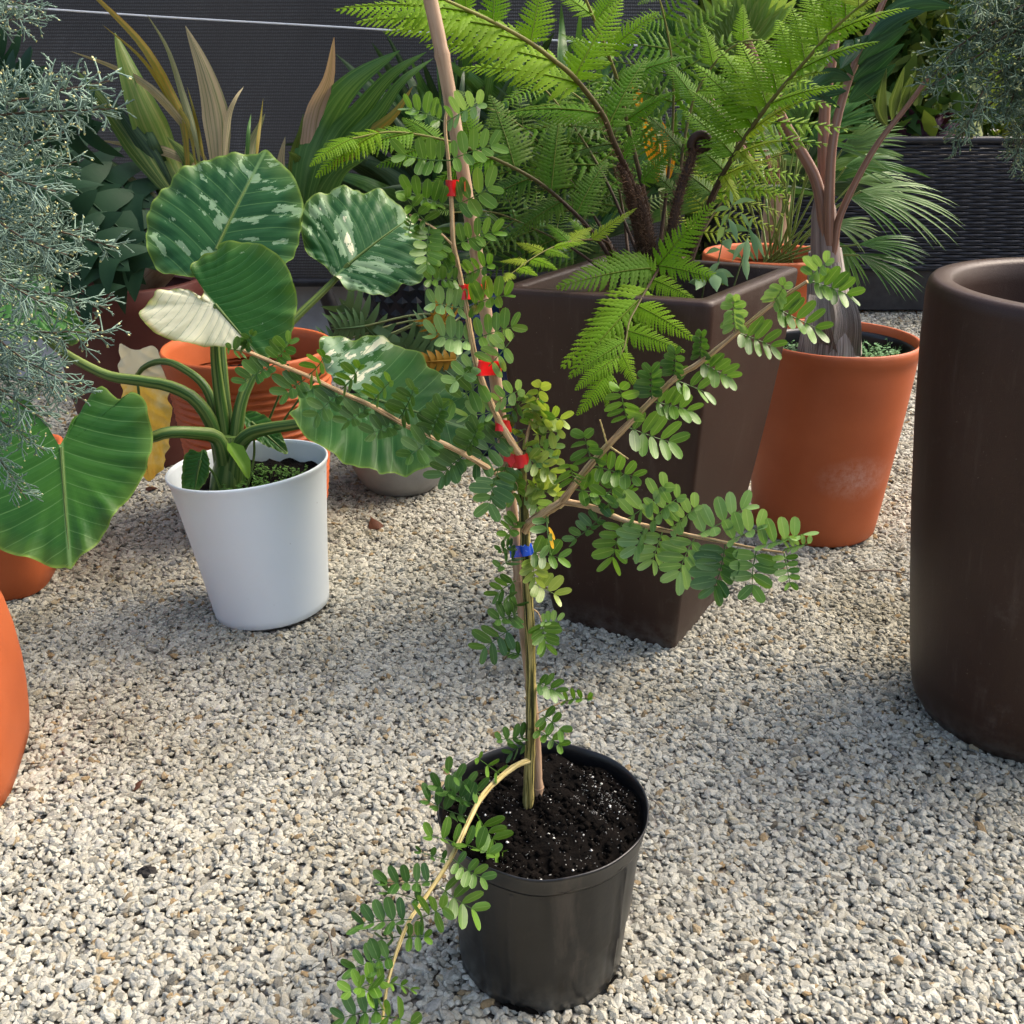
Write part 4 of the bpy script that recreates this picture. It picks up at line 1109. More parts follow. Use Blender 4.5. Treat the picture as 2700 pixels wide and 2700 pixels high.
petiole([(720, 1150, 2.95), (782, 1062, 2.92), (850, 980, 2.95)], .006, .004)
m = MB(); cr = crv([pt(596, 1330, 2.55), pt(600, 1270, 2.55), pt(604, 1200, 2.55), pt(606, 1150, 2.555)], 16); m.tube(cr, lin([0, .4, 1], [.05, .046, .02], 16), 18, rib=.06); m.build('sheath_stem', M_PET, t_ear)
# unfurling new leaf
m = MB(); P = crv([pt(605, 1170, 2.50), pt(622, 1200, 2.47), pt(645, 1235, 2.44), pt(655, 1262, 2.43)], 18)
m.blade(P, lin([0, .3, .7, 1], [.006, .022, .018, .003], 18), nrm(RT + .4 * FW), fold=.9, cols=7); m.build('new_leaf', m_leaf('new_leaf_green', (.10, .22, .02), (.22, .36, .05), .3), t_ear)
# weeds on the soil
M_WEED = m_leaf('weed_leaf', (.06, .17, .03), (.16, .30, .07), .3)
def weeds(name, c, r, n, label, h=(.01, .035), seed=1, mask=None, mat=None, leaf=(.004, .009)):
    q = np.random.default_rng(seed); m = MB()
    for i in range(n):
        a, d = q.uniform(0, 6.283), math.sqrt(q.uniform(0, 1)) * r
        b = np.array([c[0] + d * math.cos(a), c[1] + d * math.sin(a), c[2]])
        if mask is not None and not mask(b): continue
        hh = q.uniform(*h); top_ = b + [q.normal(0, .3) * hh, q.normal(0, .3) * hh, hh]
        m.tube([b, (b + top_) / 2 + q.normal(0, .002, 3), top_], .0006, 3, cap=False)
        for j in range(q.integers(3, 6)):
            an = q.uniform(0, 6.283); dv = nrm(np.array([math.cos(an), math.sin(an), q.uniform(-.1, .5)])); ln = q.uniform(*leaf)
            p0 = b + (top_ - b) * q.uniform(.6, 1)
            sd = nrm(np.cross(dv, ZUP))
            m.blade(np.array([p0, p0 + dv * ln * .3, p0 + dv * ln * .7, p0 + dv * ln]), np.array([.1, .42, .40, .03]) * ln, sd, fold=.2)
    o = m.build(name, mat or M_WEED, None, origin=c)
    tag(o, label, 'weeds', kind='stuff')
weeds('weeds', c1 + [.025, -.045, .382], .115, 260, 'tiny seedlings growing on the soil of the white pot', seed=4)
weeds('weeds', c2 + [0.02, 0, .566], .215, 520, 'low green weeds around the swollen palm base in the terracotta pot', h=(.015, .05), seed=8, leaf=(.006, .012), mat=m_leaf('pot_weed', (.07, .20, .07), (.19, .36, .16), .3), mask=lambda b: b[1] < c2[1] + .1)

# ------------------------------------------------------------------ tree fern in the square planter
def m_fern(name, a, b, tr=.30):
    return m_leaf(name, a, b, tr, .55, .15, nscale=3.0, tint=(.16, .15, .03), tcol=(1.0, 1.1, .30))
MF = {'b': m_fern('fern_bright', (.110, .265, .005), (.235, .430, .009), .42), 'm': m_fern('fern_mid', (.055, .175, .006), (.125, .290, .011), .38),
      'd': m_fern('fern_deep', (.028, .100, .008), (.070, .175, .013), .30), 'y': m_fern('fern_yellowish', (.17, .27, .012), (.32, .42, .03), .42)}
M_FST = m_leaf('fern_stalk', (.020, .009, .005), (.055, .026, .011), 0, .6, tint=(.22, .22, .05))
M_FHAIR = m_plain('fern_hair', (.05, .022, .010), (.14, .075, .035), 40, .8)
# pinnule: serrated lance, unit length along +x
_pn = 12
_pt = np.linspace(0, 1, _pn)
_pw = np.array([.13, .24, .11, .235, .105, .215, .095, .185, .08, .14, .05, .005])
def pinna_template(seed, pairs=21):
    q = np.random.default_rng(seed)
    V, Qd, A = [], [], []
    nv = 0
    idx = np.arange(_pn * 3).reshape(_pn, 3)
    quad = np.stack([idx[:-1, :-1], idx[:-1, 1:], idx[1:, 1:], idx[1:, :-1]], -1).reshape(-1, 4)
    for i in range(pairs):
        f = (i + .5) / pairs
        ln = .30 * (1 - f)**.75 * (0.72 + .28 * min(1, f * 6)) + .012
        for sd in (-1, 1):
            an = rad(74 - 26 * f) + q.normal(0, .05)
            d = np.array([math.cos(an), sd * math.sin(an), 0]); wd = np.array([-sd * math.sin(an), math.cos(an) , 0]) * sd
            c_ = np.array([-1, 0, 1.0])
            lw = ln * q.uniform(.9, 1.08); wid = max(.028, .057 * (1 - .5 * f)) / .40
            sway = d[None] * (_pt * lw)[:, None] + np.array([1, 0, 0])[None] * (.10 * lw * _pt**2)[:, None] + np.array([0, 0, -1])[None] * ((.16 + q.uniform(-.08, .10)) * lw * _pt**2)[:, None]
            G = np.array([f * .985, 0, 0]) + sway[:, None] + wd[None, None] * ((_pw * wid)[:, None, None] * c_[None, :, None]) * .95 + np.array([0, 0, 1])[None, None] * ((np.abs(c_) * -.03 * ln)[None, :, None])
            V.append(G.reshape(-1, 3)); Qd.append(quad + nv); A.append(np.repeat(_pt * .25, 3)); nv += _pn * 3
    return np.vstack(V), np.vstack(Qd), np.concatenate(A)
PT = [pinna_template(s_) for s_ in range(5)]
PT_S = [pinna_template(10 + s_, 11) for s_ in range(3)]
FERN_N = 0
def pinna(parent, B, E, nhint, mat, sag=.10, wscale=1.0, fine=True, name='pinna'):
    """feathery side branch of a frond from B to E"""
    global FERN_N
    FERN_N += 1
    V, Q, A = (PT if fine else PT_S)[int(rng.integers(0, 5 if fine else 3))]
    L = np.linalg.norm(E - B); ax = nrm(E - B)
    s_ = nrm(np.cross(nhint, ax)); n_ = np.cross(ax, s_)
    W = V.copy(); W[:, 1] *= wscale; W[:, 2] *= wscale
    x = W[:, 0]
    z = W[:, 2] + sag * (4 * x * (1 - x)) * .5
    bend = rng.uniform(-.05, .05) * 4 * x * (1 - x)
    P = B + L * (x[:, None] * ax + (W[:, 1] + bend)[:, None] * s_ + z[:, None] * n_)
    m = MB(); m.add(P, q=Q, a=A + rng.uniform(0, .12))
    xs = np.linspace(0, 1, 12)
    path = B + L * (xs[:, None] * ax + (rng.uniform(-.001, .001) + 0 * xs)[:, None] * s_ + (sag * 2 * xs * (1 - xs) + .002)[:, None] * n_)
    m.tube(path, np.linspace(.0022, .0006, 12) * min(1, L / .25), 5, a=np.full(60, .55), cap=False)
    return m.build(name, mat, parent)

cf = pt(1700, 700, 2.52)
t_fern = thing('tree_fern', (cf[0], cf[1], ZT - .15), 'bright green tree fern with arching lacy fronds in the square brown planter', 'fern')
def frond(path, r0, r1, col, nh, pairs=10, s0=.22, lmax=.28, fine=True, wscale=1.0, sag=.10, pin=None, sides=(-1, 1), env=None, fwd=.55, droop=.25, hairs=0):
    P = crv([pt(*p) for p in path], 60)
    m = MB(); m.tube(P, np.linspace(r0, r1, 60) * .8, 8, a=np.repeat(np.clip(np.linspace(-.35, 1.0, 60), 0, .85), 8))
    fr = m.build('frond', M_FST, t_fern)
    if hairs:
        hm = MB(); q = np.random.default_rng(int(path[0][0]))
        T = nrm(np.gradient(P, axis=0))
        for i in range(hairs):
            k_ = q.uniform(0, .42)**1.0; j = min(58, int(k_ * 59))
            dv = nrm(q.normal(0, 1, 3)); dv = nrm(dv - T[j] * np.dot(dv, T[j]))
            b_ = P[j] + dv * r0 * .9; ln = q.uniform(.006, .017)
            e_ = b_ + (dv * .7 + T[j] * .6 + q.normal(0, .25, 3)) * ln
            sd = nrm(np.cross(e_ - b_, FW)) * .0007
            hm.add([b_ - sd, b_ + sd, e_], t=[(0, 1, 2)])
        tag(hm.build('hairs', M_FHAIR, fr), kind='stuff')
    if pin is not None:
        for e in pin:
            (bu, bv, bY), (eu, ev, eY) = e[0], e[1]
            pinna(fr, pt(bu, bv, bY), pt(eu, ev, eY), nh, MF[e[2] if len(e) > 2 else col], sag, wscale * (e[3] if len(e) > 3 else 1.0), fine)
        return fr
    T = nrm(np.gradient(P, axis=0))
    for i in range(pairs):
        f = s0 + (.99 - s0) * (i + .3) / pairs
        j = min(59, int(f * 59))
        e_ = (env(f) if env else math.sin(math.pi * min(1, (f - s0) / (1 - s0) * .80 + .22))**.8)
        for sd in sides:
            ln = lmax * max(.08, e_) * rng.uniform(.9, 1.1)
            side = nrm(np.cross(nh, T[j])) * sd
            d = nrm(side + T[j] * fwd + rng.normal(0, .06, 3) - ZUP * droop)
            pinna(fr, P[j], P[j] + d * ln, nrm(np.asarray(nh, float) + rng.normal(0, .12, 3)), MF[col], sag, wscale, fine)
    if True:
        tp = P[-1] + T[-1] * lmax * .3
        pinna(fr, P[-1], tp, nh, MF[col], sag, wscale, fine)
    return fr
up_cam = nrm(np.array([0, -.55, .85]))
# 1: big frond arching up to the left, over the top edge
frond([(1712, 690, 2.54), (1695, 600, 2.54), (1668, 489, 2.53), (1617, 373, 2.50), (1589, 303, 2.48), (1519, 210, 2.42), (1459, 158, 2.37), (1389, 107, 2.31), (1296, 56, 2.24), (1175, 0, 2.16), (1060, -50, 2.08)], .011, .003, 'b', up_cam, wscale=.95, hairs=420,
      pin=[((1603,335,2.50),(1706,150,2.62),'m'),((1514,208,2.42),(1640,-5,2.52),'b',1.1),((1399,112,2.32),(1440,-75,2.40),'b',1.1),((1300,58,2.24),(1310,-110,2.3),'b'),((1230,25,2.2),(1215,-120,2.24),'b'),
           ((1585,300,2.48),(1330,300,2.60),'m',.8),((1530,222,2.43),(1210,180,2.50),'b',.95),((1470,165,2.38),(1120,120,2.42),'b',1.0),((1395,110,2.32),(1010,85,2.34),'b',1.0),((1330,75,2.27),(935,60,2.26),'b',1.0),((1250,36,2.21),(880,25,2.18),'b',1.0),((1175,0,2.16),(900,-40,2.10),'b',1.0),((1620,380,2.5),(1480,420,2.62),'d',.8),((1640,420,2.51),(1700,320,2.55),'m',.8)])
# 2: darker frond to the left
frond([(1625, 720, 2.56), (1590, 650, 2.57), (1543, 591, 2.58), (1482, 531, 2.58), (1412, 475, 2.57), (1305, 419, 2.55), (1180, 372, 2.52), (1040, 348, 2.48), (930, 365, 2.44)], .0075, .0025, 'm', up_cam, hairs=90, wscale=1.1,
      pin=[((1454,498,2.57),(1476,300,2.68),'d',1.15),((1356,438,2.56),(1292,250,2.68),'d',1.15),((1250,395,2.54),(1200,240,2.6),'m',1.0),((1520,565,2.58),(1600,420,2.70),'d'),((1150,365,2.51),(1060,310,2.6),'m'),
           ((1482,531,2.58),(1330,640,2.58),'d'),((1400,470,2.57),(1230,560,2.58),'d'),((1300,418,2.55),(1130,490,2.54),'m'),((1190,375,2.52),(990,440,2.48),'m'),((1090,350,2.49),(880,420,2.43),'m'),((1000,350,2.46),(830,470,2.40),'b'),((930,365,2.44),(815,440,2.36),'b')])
# 3: big bright frond to the right
frond([(1800, 720, 2.54), (1815, 680, 2.54), (1837, 624, 2.54), (1879, 512, 2.53), (1935, 410, 2.51), (1986, 331, 2.49), (2056, 238, 2.45), (2126, 158, 2.41), (2200, 75, 2.36), (2270, 15, 2.32), (2360, -60, 2.26)], .0095, .003, 'b', up_cam, wscale=1.0, hairs=160,
      pin=[((2050,245,2.45),(2003,100,2.56),'b',1.35),((1985,333,2.49),(1830,170,2.58),'b',1.25),((1935,410,2.51),(1800,290,2.6),'m',1.1),((2122,160,2.41),(2085,15,2.52),'b',1.35),((2195,80,2.36),(2170,-70,2.46),'b',1.3),((2265,18,2.32),(2250,-110,2.4),'y',1.2),((2005,310,2.48),(1895,130,2.6),'b',1.35),((2090,200,2.43),(2050,50,2.54),'b',1.4),((2160,118,2.39),(2130,-30,2.5),'b',1.4),((1960,368,2.50),(1815,235,2.58),'b',1.25),((2022,280,2.47),(1950,110,2.58),'b',1.4),((1910,450,2.52),(1790,360,2.6),'m',1.1),((2230,48,2.34),(2215,-90,2.44),'b',1.3),((1945,395,2.505),(2010,470,2.42),'y',.7),((2075,215,2.44),(2190,190,2.34),'y',.8),((2150,128,2.39),(2290,70,2.30),'b',.8),
           ((1965,360,2.50),(2130,260,2.40),'y',.8),((2030,275,2.46),(2235,225,2.36),'b',.75),((2100,190,2.42),(2320,110,2.30),'b',.8),((2180,95,2.37),(2400,20,2.28),'b',.85),((1900,470,2.52),(2040,420,2.42),'y',.8),((1930,415,2.51),(2070,370,2.41),'y',.8),((1880,512,2.53),(1760,430,2.6),'d',1.0),((1905,460,2.52),(1960,560,2.44),'y',.6),((2240,40,2.33),(2380,-30,2.26),'y',.9)])
# 5: young frond drooping over the front rim
frond([(1748, 690, 2.46), (1730, 720, 2.40), (1702, 768, 2.30), (1676, 815, 2.22), (1659, 850, 2.18), (1650, 899, 2.14), (1639, 930, 2.12), (1599, 984, 2.09), (1556, 1040, 2.07), (1530, 1085, 2.06)], .0045, .0012, 'm', nrm(np.array([-.1, -.75, .6])), wscale=.92, sag=.12,
      pin=[((1733,706,2.42),(1463,760,2.32),'m',1.05),((1735,700,2.43),(1884,531,2.46),'b',1.05),((1738,700,2.42),(1917,750,2.36),'b',.95),((1722,738,2.36),(1845,799,2.28),'b',1.0),((1728,715,2.40),(1560,690,2.50),'b',1.05),
           ((1706,762,2.31),(1478,972,2.14),'b',1.0),((1690,785,2.27),(1500,1000,2.12),'b',.85),((1702,770,2.30),(1702,912,2.18),'b',.95),((1680,806,2.24),(1836,898,2.16),'b',1.0),((1655,872,2.16),(1808,928,2.10),'b',1.0),((1650,900,2.14),(1512,992,2.08),'b',1.0),((1639,930,2.12),(1682,1024,2.06),'b',1.05),((1634,938,2.115),(1515,1030,2.06),'b',1.05),((1605,978,2.09),(1519,1096,2.04),'b',1.15),((1600,985,2.09),(1600,1085,2.05),'b',.8)])
# 6: small yellowish frond at the left of the rim
frond([(1622, 690, 2.50), (1600, 640, 2.46), (1560, 632, 2.42), (1500, 638, 2.36), (1440, 660, 2.32), (1390, 690, 2.28), (1350, 720, 2.25)], .0042, .0012, 'y', up_cam, wscale=.95,
      pin=[((1560,632,2.42),(1680,548,2.46),'y',.6),((1550,632,2.41),(1500,575,2.46),'m'),((1500,638,2.36),(1560,600,2.44),'y'),((1500,638,2.36),(1440,590,2.42),'m'),((1460,652,2.33),(1550,640,2.34),'b',.7),((1440,660,2.32),(1502,680,2.28),'b',1.0),((1430,662,2.31),(1360,640,2.36),'y'),((1400,684,2.29),(1470,712,2.24),'b',1.0),((1390,690,2.28),(1318,690,2.28),'y'),((1370,705,2.26),(1418,728,2.2),'b'),((1350,720,2.25),(1318,748,2.20),'y',1.1)])
# 7: upright fronds in the middle
frond([(1728, 690, 2.58), (1700, 520, 2.62), (1655, 330, 2.64), (1628, 212, 2.62), (1590, 110, 2.58), (1545, 0, 2.52), (1500, -90, 2.46)], .009, .003, 'm', nrm(np.array([.25, -.6, .75])), hairs=120,
      pin=[((1628,212,2.62),(1830,150,2.60),'m',.8),((1650,320,2.64),(1790,240,2.6),'m',.9),((1690,480,2.62),(1790,380,2.6),'d'),((1600,140,2.58),(1740,30,2.6),'b',.9),((1655,335,2.64),(1520,330,2.7),'d'),((1610,160,2.6),(1480,90,2.7),'m'),((1570,60,2.55),(1660,-60,2.6),'b'),((1560,40,2.53),(1440,-30,2.6),'b')])
frond([(1760, 690, 2.60), (1790, 520, 2.66), (1800, 400, 2.70), (1830, 260, 2.74), (1890, 160, 2.74), (1960, 110, 2.70), (2040, 110, 2.64)], .007, .0025, 'm', up_cam,
      pin=[((1830,260,2.74),(1740,150,2.8),'m'),((1800,400,2.70),(1700,300,2.76),'d'),((1800,400,2.70),(1900,320,2.66),'m'),((1840,240,2.74),(1960,260,2.64),'b'),((1880,170,2.74),(1850,60,2.8),'b'),((1900,150,2.74),(2000,190,2.64),'b'),((1960,110,2.7),(1960,10,2.76),'b'),((1790,520,2.66),(1900,460,2.6),'m'),((1790,520,2.66),(1700,440,2.72),'d')])
# low dark fronds filling behind the stems
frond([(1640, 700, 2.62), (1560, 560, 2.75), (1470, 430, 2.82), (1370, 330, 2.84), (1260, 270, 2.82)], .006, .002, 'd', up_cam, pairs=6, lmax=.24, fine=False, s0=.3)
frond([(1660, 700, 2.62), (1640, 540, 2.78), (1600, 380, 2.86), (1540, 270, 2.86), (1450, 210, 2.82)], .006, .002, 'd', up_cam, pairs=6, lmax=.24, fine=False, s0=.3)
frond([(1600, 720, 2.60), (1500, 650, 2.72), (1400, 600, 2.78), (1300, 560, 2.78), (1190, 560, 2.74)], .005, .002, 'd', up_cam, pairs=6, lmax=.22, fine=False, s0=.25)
frond([(1800, 720, 2.62), (1860, 600, 2.74), (1930, 500, 2.80), (2010, 430, 2.80), (2080, 400, 2.76)], .005, .002, 'y', up_cam, pairs=6, lmax=.18, fine=False, s0=.3)
# more fronds that close the gaps at the top and behind
frond([(1735, 690, 2.62), (1760, 480, 2.72), (1775, 300, 2.78), (1770, 150, 2.80), (1745, 20, 2.78), (1710, -80, 2.74)], .007, .002, 'm', nrm(np.array([.1, -.8, .55])), pairs=7, lmax=.24, fine=False, s0=.35)
frond([(1690, 690, 2.62), (1600, 480, 2.76), (1510, 330, 2.86), (1420, 220, 2.90), (1310, 150, 2.90)], .006, .002, 'm', up_cam, pairs=7, lmax=.26, fine=False, s0=.3)
frond([(1820, 700, 2.60), (1900, 480, 2.70), (1980, 300, 2.74), (2050, 180, 2.74), (2110, 90, 2.70)], .006, .002, 'b', up_cam, pairs=7, lmax=.24, fine=False, s0=.3)
# shaggy stipe with a coiled crozier, and old stubs
def stub(path, r, hairs, coil=False, seed=0):
    P = crv([pt(*p) for p in path], 40)
    m = MB(); m.tube(P, lin([0, .75, 1], [r, r * .85, r * (.8 if coil else .55)], 40) * (1 + .08 * np.sin(np.arange(40) * 2.2)), 12)
    if coil:
        T = nrm(P[-1] - P[-3]); sdv = nrm(np.cross(T, FW)); 
        th = np.linspace(0, 2.6 * math.pi, 40); rc = np.linspace(.026, .004, 40)
        C = P[-1] + sdv * -.026
        m.tube(C + sdv * (rc * np.cos(th))[:, None] + T * (rc * np.sin(th))[:, None], np.linspace(r * .8, .009, 40), 10)
    o = m.build('stipe', M_FST, t_fern)
    h = MB(); q = np.random.default_rng(seed); T = nrm(np.gradient(P, axis=0))
    for i in range(hairs):
        j = int(q.integers(0, 39)); dv = nrm(q.normal(0, 1, 3)); dv = nrm(dv - T[j] * np.dot(dv, T[j]))
        b_ = P[j] + dv * r * .88; e_ = b_ + (dv * .7 + T[j] * .5 + q.normal(0, .3, 3)) * q.uniform(.006, .018)
        sd = nrm(np.cross(e_ - b_, FW)) * .0008
        h.add([b_ - sd, b_ + sd, e_], t=[(0, 1, 2)])
    tag(h.build('hairs', M_FHAIR, o), kind='stuff')
stub([(1705, 730, 2.53), (1690, 640, 2.53), (1668, 540, 2.53), (1650, 470, 2.52), (1632, 430, 2.52)], .0145, 1300, seed=1)
stub([(1722, 730, 2.50), (1712, 640, 2.50), (1696, 560, 2.50), (1680, 490, 2.51)], .0135, 1300, seed=2)
stub([(1752, 750, 2.50), (1760, 660, 2.50), (1780, 560, 2.51), (1800, 480, 2.52), (1826, 410, 2.53), (1822, 390, 2.53)], .0125, 1300, coil=True, seed=3)
stub([(1640, 740, 2.56), (1625, 690, 2.57), (1600, 640, 2.58)], .010, 200, seed=4)

# leafy shrub sharing the planter
t_sh = thing('small_shrub', pt(1925, 770, 2.45), 'small shrub with narrow grey green leaves at the right corner of the square planter', 'shrub')
M_SHL = m_leaf('shrub_leaf', (.10, .20, .075), (.23, .35, .17), .25, .5)
M_SHS = m_plain('shrub_stem', (.10, .13, .04), (.16, .19, .07), 20, .6)
def shrub_stem(lst, leaves):
    P = crv([pt(*p) for p in lst], 20)
    m = MB(); m.tube(P, np.linspace(.0022, .001, 20), 6); m.build('stem', M_SHS, t_sh)
    for (f, tu, tv, tY, w_) in leaves:
        b = P[int(f * 19)]; e = pt(tu, tv, tY); L = np.linalg.norm(e - b)
        pp = crv([b, (b + e) / 2 + np.array([0, 0, .012]) * L / .1, e], 9)
        sdv = nrm(np.cross(e - b, CAM - b) + rng.normal(0, .35, 3) * L * 0.3)
        m = MB(); m.blade(pp, np.array([.03, .35, .75, 1, 1, .9, .65, .3, .02]) * w_ * .72 * L, sdv, fold=.25); m.build('leaf', M_SHL, t_sh)
shrub_stem([(1880, 760, 2.46), (1900, 660, 2.44), (1915, 590, 2.43), (1930, 540, 2.42)], [(1, 1925, 500, 2.42, .16), (1, 1995, 530, 2.40, .13), (.9, 1900, 600, 2.46, .13), (.85, 1945, 640, 2.38, .14), (.7, 1975, 610, 2.38, .16), (.75, 1890, 640, 2.5, .14), (.95, 1880, 560, 2.46, .15), (.6, 1925, 660, 2.36, .2), (.5, 1860, 670, 2.46, .2)])
shrub_stem([(1930, 770, 2.44), (1955, 690, 2.42), (1970, 630, 2.41), (1975, 600, 2.40)], [(1, 1998, 690, 2.36, .11), (.9, 2005, 640, 2.38, .14), (.8, 1930, 690, 2.38, .14), (.7, 1990, 690, 2.4, .14), (.6, 1970, 740, 2.36, .16), (.55, 1915, 660, 2.44, .18), (.95, 2015, 680, 2.36, .1), (.85, 1965, 710, 2.34, .12), (1, 1950, 560, 2.40, .15), (.95, 1985, 570, 2.4, .13)])
shrub_stem([(1850, 790, 2.42), (1860, 740, 2.40), (1880, 720, 2.39)], [(1, 1920, 755, 2.33, .22), (1, 1890, 770, 2.32, .25), (.7, 1835, 765, 2.34, .24), (.6, 1850, 700, 2.4, .25), (.9, 1935, 730, 2.36, .24), (.5, 1815, 745, 2.38, .25), (.8, 1900, 690, 2.4, .22)])
# ------------------------------------------------------------------ palms and foliage behind
def strap(parent, lst, w, mat, n=18, twist=0.0, fold=.25, cols=5, pleat=.10, name='leaf', prof=None, wmax=.45):
    """long leaf along photo points (u, v, Y); w = full width in photo pixels"""
    P = crv([pt(*p) for p in lst], n)
    T = nrm(np.gradient(P, axis=0))
    S = nrm(np.cross(T, CAM - P))
    if twist:
        Nn = np.cross(T, S)
        S = nrm(S * math.cos(twist) + Nn * math.sin(twist))
    f = np.linspace(0, 1, n)
    pr = np.clip(np.minimum((f / wmax)**.6, ((1 - f) / (1 - wmax) + 1e-6)**.75), .02, 1) if prof is None else np.interp(f, *prof)
    pr = np.maximum(pr, .05 * (1 - f))
    m = MB(); m.blade(P, pr * w * pxm(P[n // 2]) / 2, S, fold=fold, cols=cols, pleat=pleat); return m.build(name, mat, parent)

M_CO = {'g': m_leaf('palm_olive', (.030, .070, .012), (.085, .150, .022), .22, .4, stripes=10, stripe_col=(.16, .19, .05), nscale=3),
        't': m_leaf('palm_tan', (.26, .20, .10), (.38, .31, .18), .25, .5, stripes=12, stripe_col=(.13, .15, .06), nscale=3),
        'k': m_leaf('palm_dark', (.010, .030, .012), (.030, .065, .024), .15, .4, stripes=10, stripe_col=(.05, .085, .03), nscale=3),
        'p': m_leaf('palm_pale', (.16, .19, .075), (.26, .28, .14), .25, .45, stripes=8, stripe_col=(.32, .27, .15), nscale=3),
        'o': m_leaf('palm_pink_tan', (.40, .25, .16), (.52, .36, .24), .3, .5, stripes=12, stripe_col=(.26, .20, .09), nscale=3),
        'n': m_leaf('palm_green', (.022, .075, .016), (.065, .160, .030), .25, .38, stripes=9, stripe_col=(.10, .20, .05), nscale=3),
        'e': m_leaf('palm_orange_edge', (.10, .13, .02), (.22, .20, .03), .25, .4, stripes=5, stripe_col=(.36, .19, .03), nscale=3)}
t_co = thing('striped_palm', (c8[0], c8[1], .62), 'young palm with broad pleated olive and tan striped leaves against the shade cloth', 'palm')
Yc = 3.75
for lst, w, mt in [
    ([(500,520),(484,330),(447,242),(405,163),(354,93),(251,-9),(180,-70)],26,'e'), ([(500,540),(440,420),(385,300),(345,200),(303,86)],98,'g'), ([(575,520),(576,400),(566,290),(536,180),(489,68)],74,'t'),
    ([(470,540),(400,450),(326,345),(262,260),(196,180)],58,'g'), ([(560,470),(535,410),(480,326),(396,233),(298,177),(186,135)],24,'t'), ([(530,450),(512,349),(484,261),(442,130),(387,37)],20,'p'),
    ([(520,460),(495,326),(447,261),(373,154),(270,65)],15,'e'), ([(470,540),(419,442),(340,330),(280,245)],46,'k'), ([(540,470),(503,433),(440,400),(373,387),(265,370)],26,'t'),
    ([(470,560),(410,517),(350,475),(289,452),(186,447),(98,482)],17,'p'), ([(470,570),(410,536),(340,524),(280,526),(200,556)],20,'p'), ([(540,430),(525,360),(510,290),(494,230)],12,'e'),
    ([(590,430),(601,317),(620,262),(643,228)],18,'t'), ([(675,450),(680,377),(688,310),(694,258)],10,'e'), ([(650,470),(661,387),(680,340),(699,300)],30,'p'), ([(650,460),(655,350),(662,300)],12,'n'),
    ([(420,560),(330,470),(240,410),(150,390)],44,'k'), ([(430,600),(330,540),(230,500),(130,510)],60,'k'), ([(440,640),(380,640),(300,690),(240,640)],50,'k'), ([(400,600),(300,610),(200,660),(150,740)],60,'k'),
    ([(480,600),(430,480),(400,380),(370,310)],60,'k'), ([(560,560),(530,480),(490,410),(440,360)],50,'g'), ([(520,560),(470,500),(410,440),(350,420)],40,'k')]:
    strap(t_co, [(a, b, Yc - .10 + .12 * i / len(lst) + rng.uniform(-.04, .04)) for i, (a, b) in enumerate(lst)], w, M_CO[mt], twist=rng.uniform(-.35, .35))
t_co2 = thing('striped_palm', (-.78, 4.05, 0), 'green palm with one pinkish tan leaf, behind the marbled elephant ear', 'palm')
Yc = 3.95
for lst, w, mt in [
    ([(800,560),(812,420),(829,298),(866,210),(881,98)],56,'o'), ([(790,600),(800,450),(850,320),(930,215),(1054,133)],92,'n'), ([(800,600),(850,440),(900,350),(947,298),(1030,200),(1124,137)],62,'n'),
    ([(820,580),(870,450),(930,370),(993,307),(1060,215),(1142,154)],48,'n'), ([(830,540),(900,420),(980,350),(1040,300),(1088,228)],44,'e'), ([(770,560),(772,420),(790,350),(800,300)],24,'g'), ([(745,520),(740,430),(752,360)],26,'t'),
    ([(810,620),(800,520),(790,430),(760,400)],50,'g'), ([(820,600),(830,500),(870,430),(890,390)],70,'g'), ([(840,620),(860,520),(900,450),(960,420)],60,'n'), ([(805,600),(765,500),(720,450),(700,440)],40,'k')]:
    strap(t_co2, [(a, b, Yc + rng.uniform(-.05, .05)) for a, b in lst], w, M_CO[mt], twist=rng.uniform(-.3, .3))
m = MB(); m.tube([(-.62, 4.15, 0), (-.66, 4.12, .3), (-.74, 4.05, .62)], np.array([.04, .035, .03]), 12); m.build('stem', M_DARKMETAL, t_co2)
m = MB(); m.tube(crv([(c8[0], c8[1], .6), pt(500, 620, 3.76), pt(505, 520, 3.74)], 10), np.linspace(.06, .04, 10), 12); m.build('stem', M_BAMBOO, t_co)

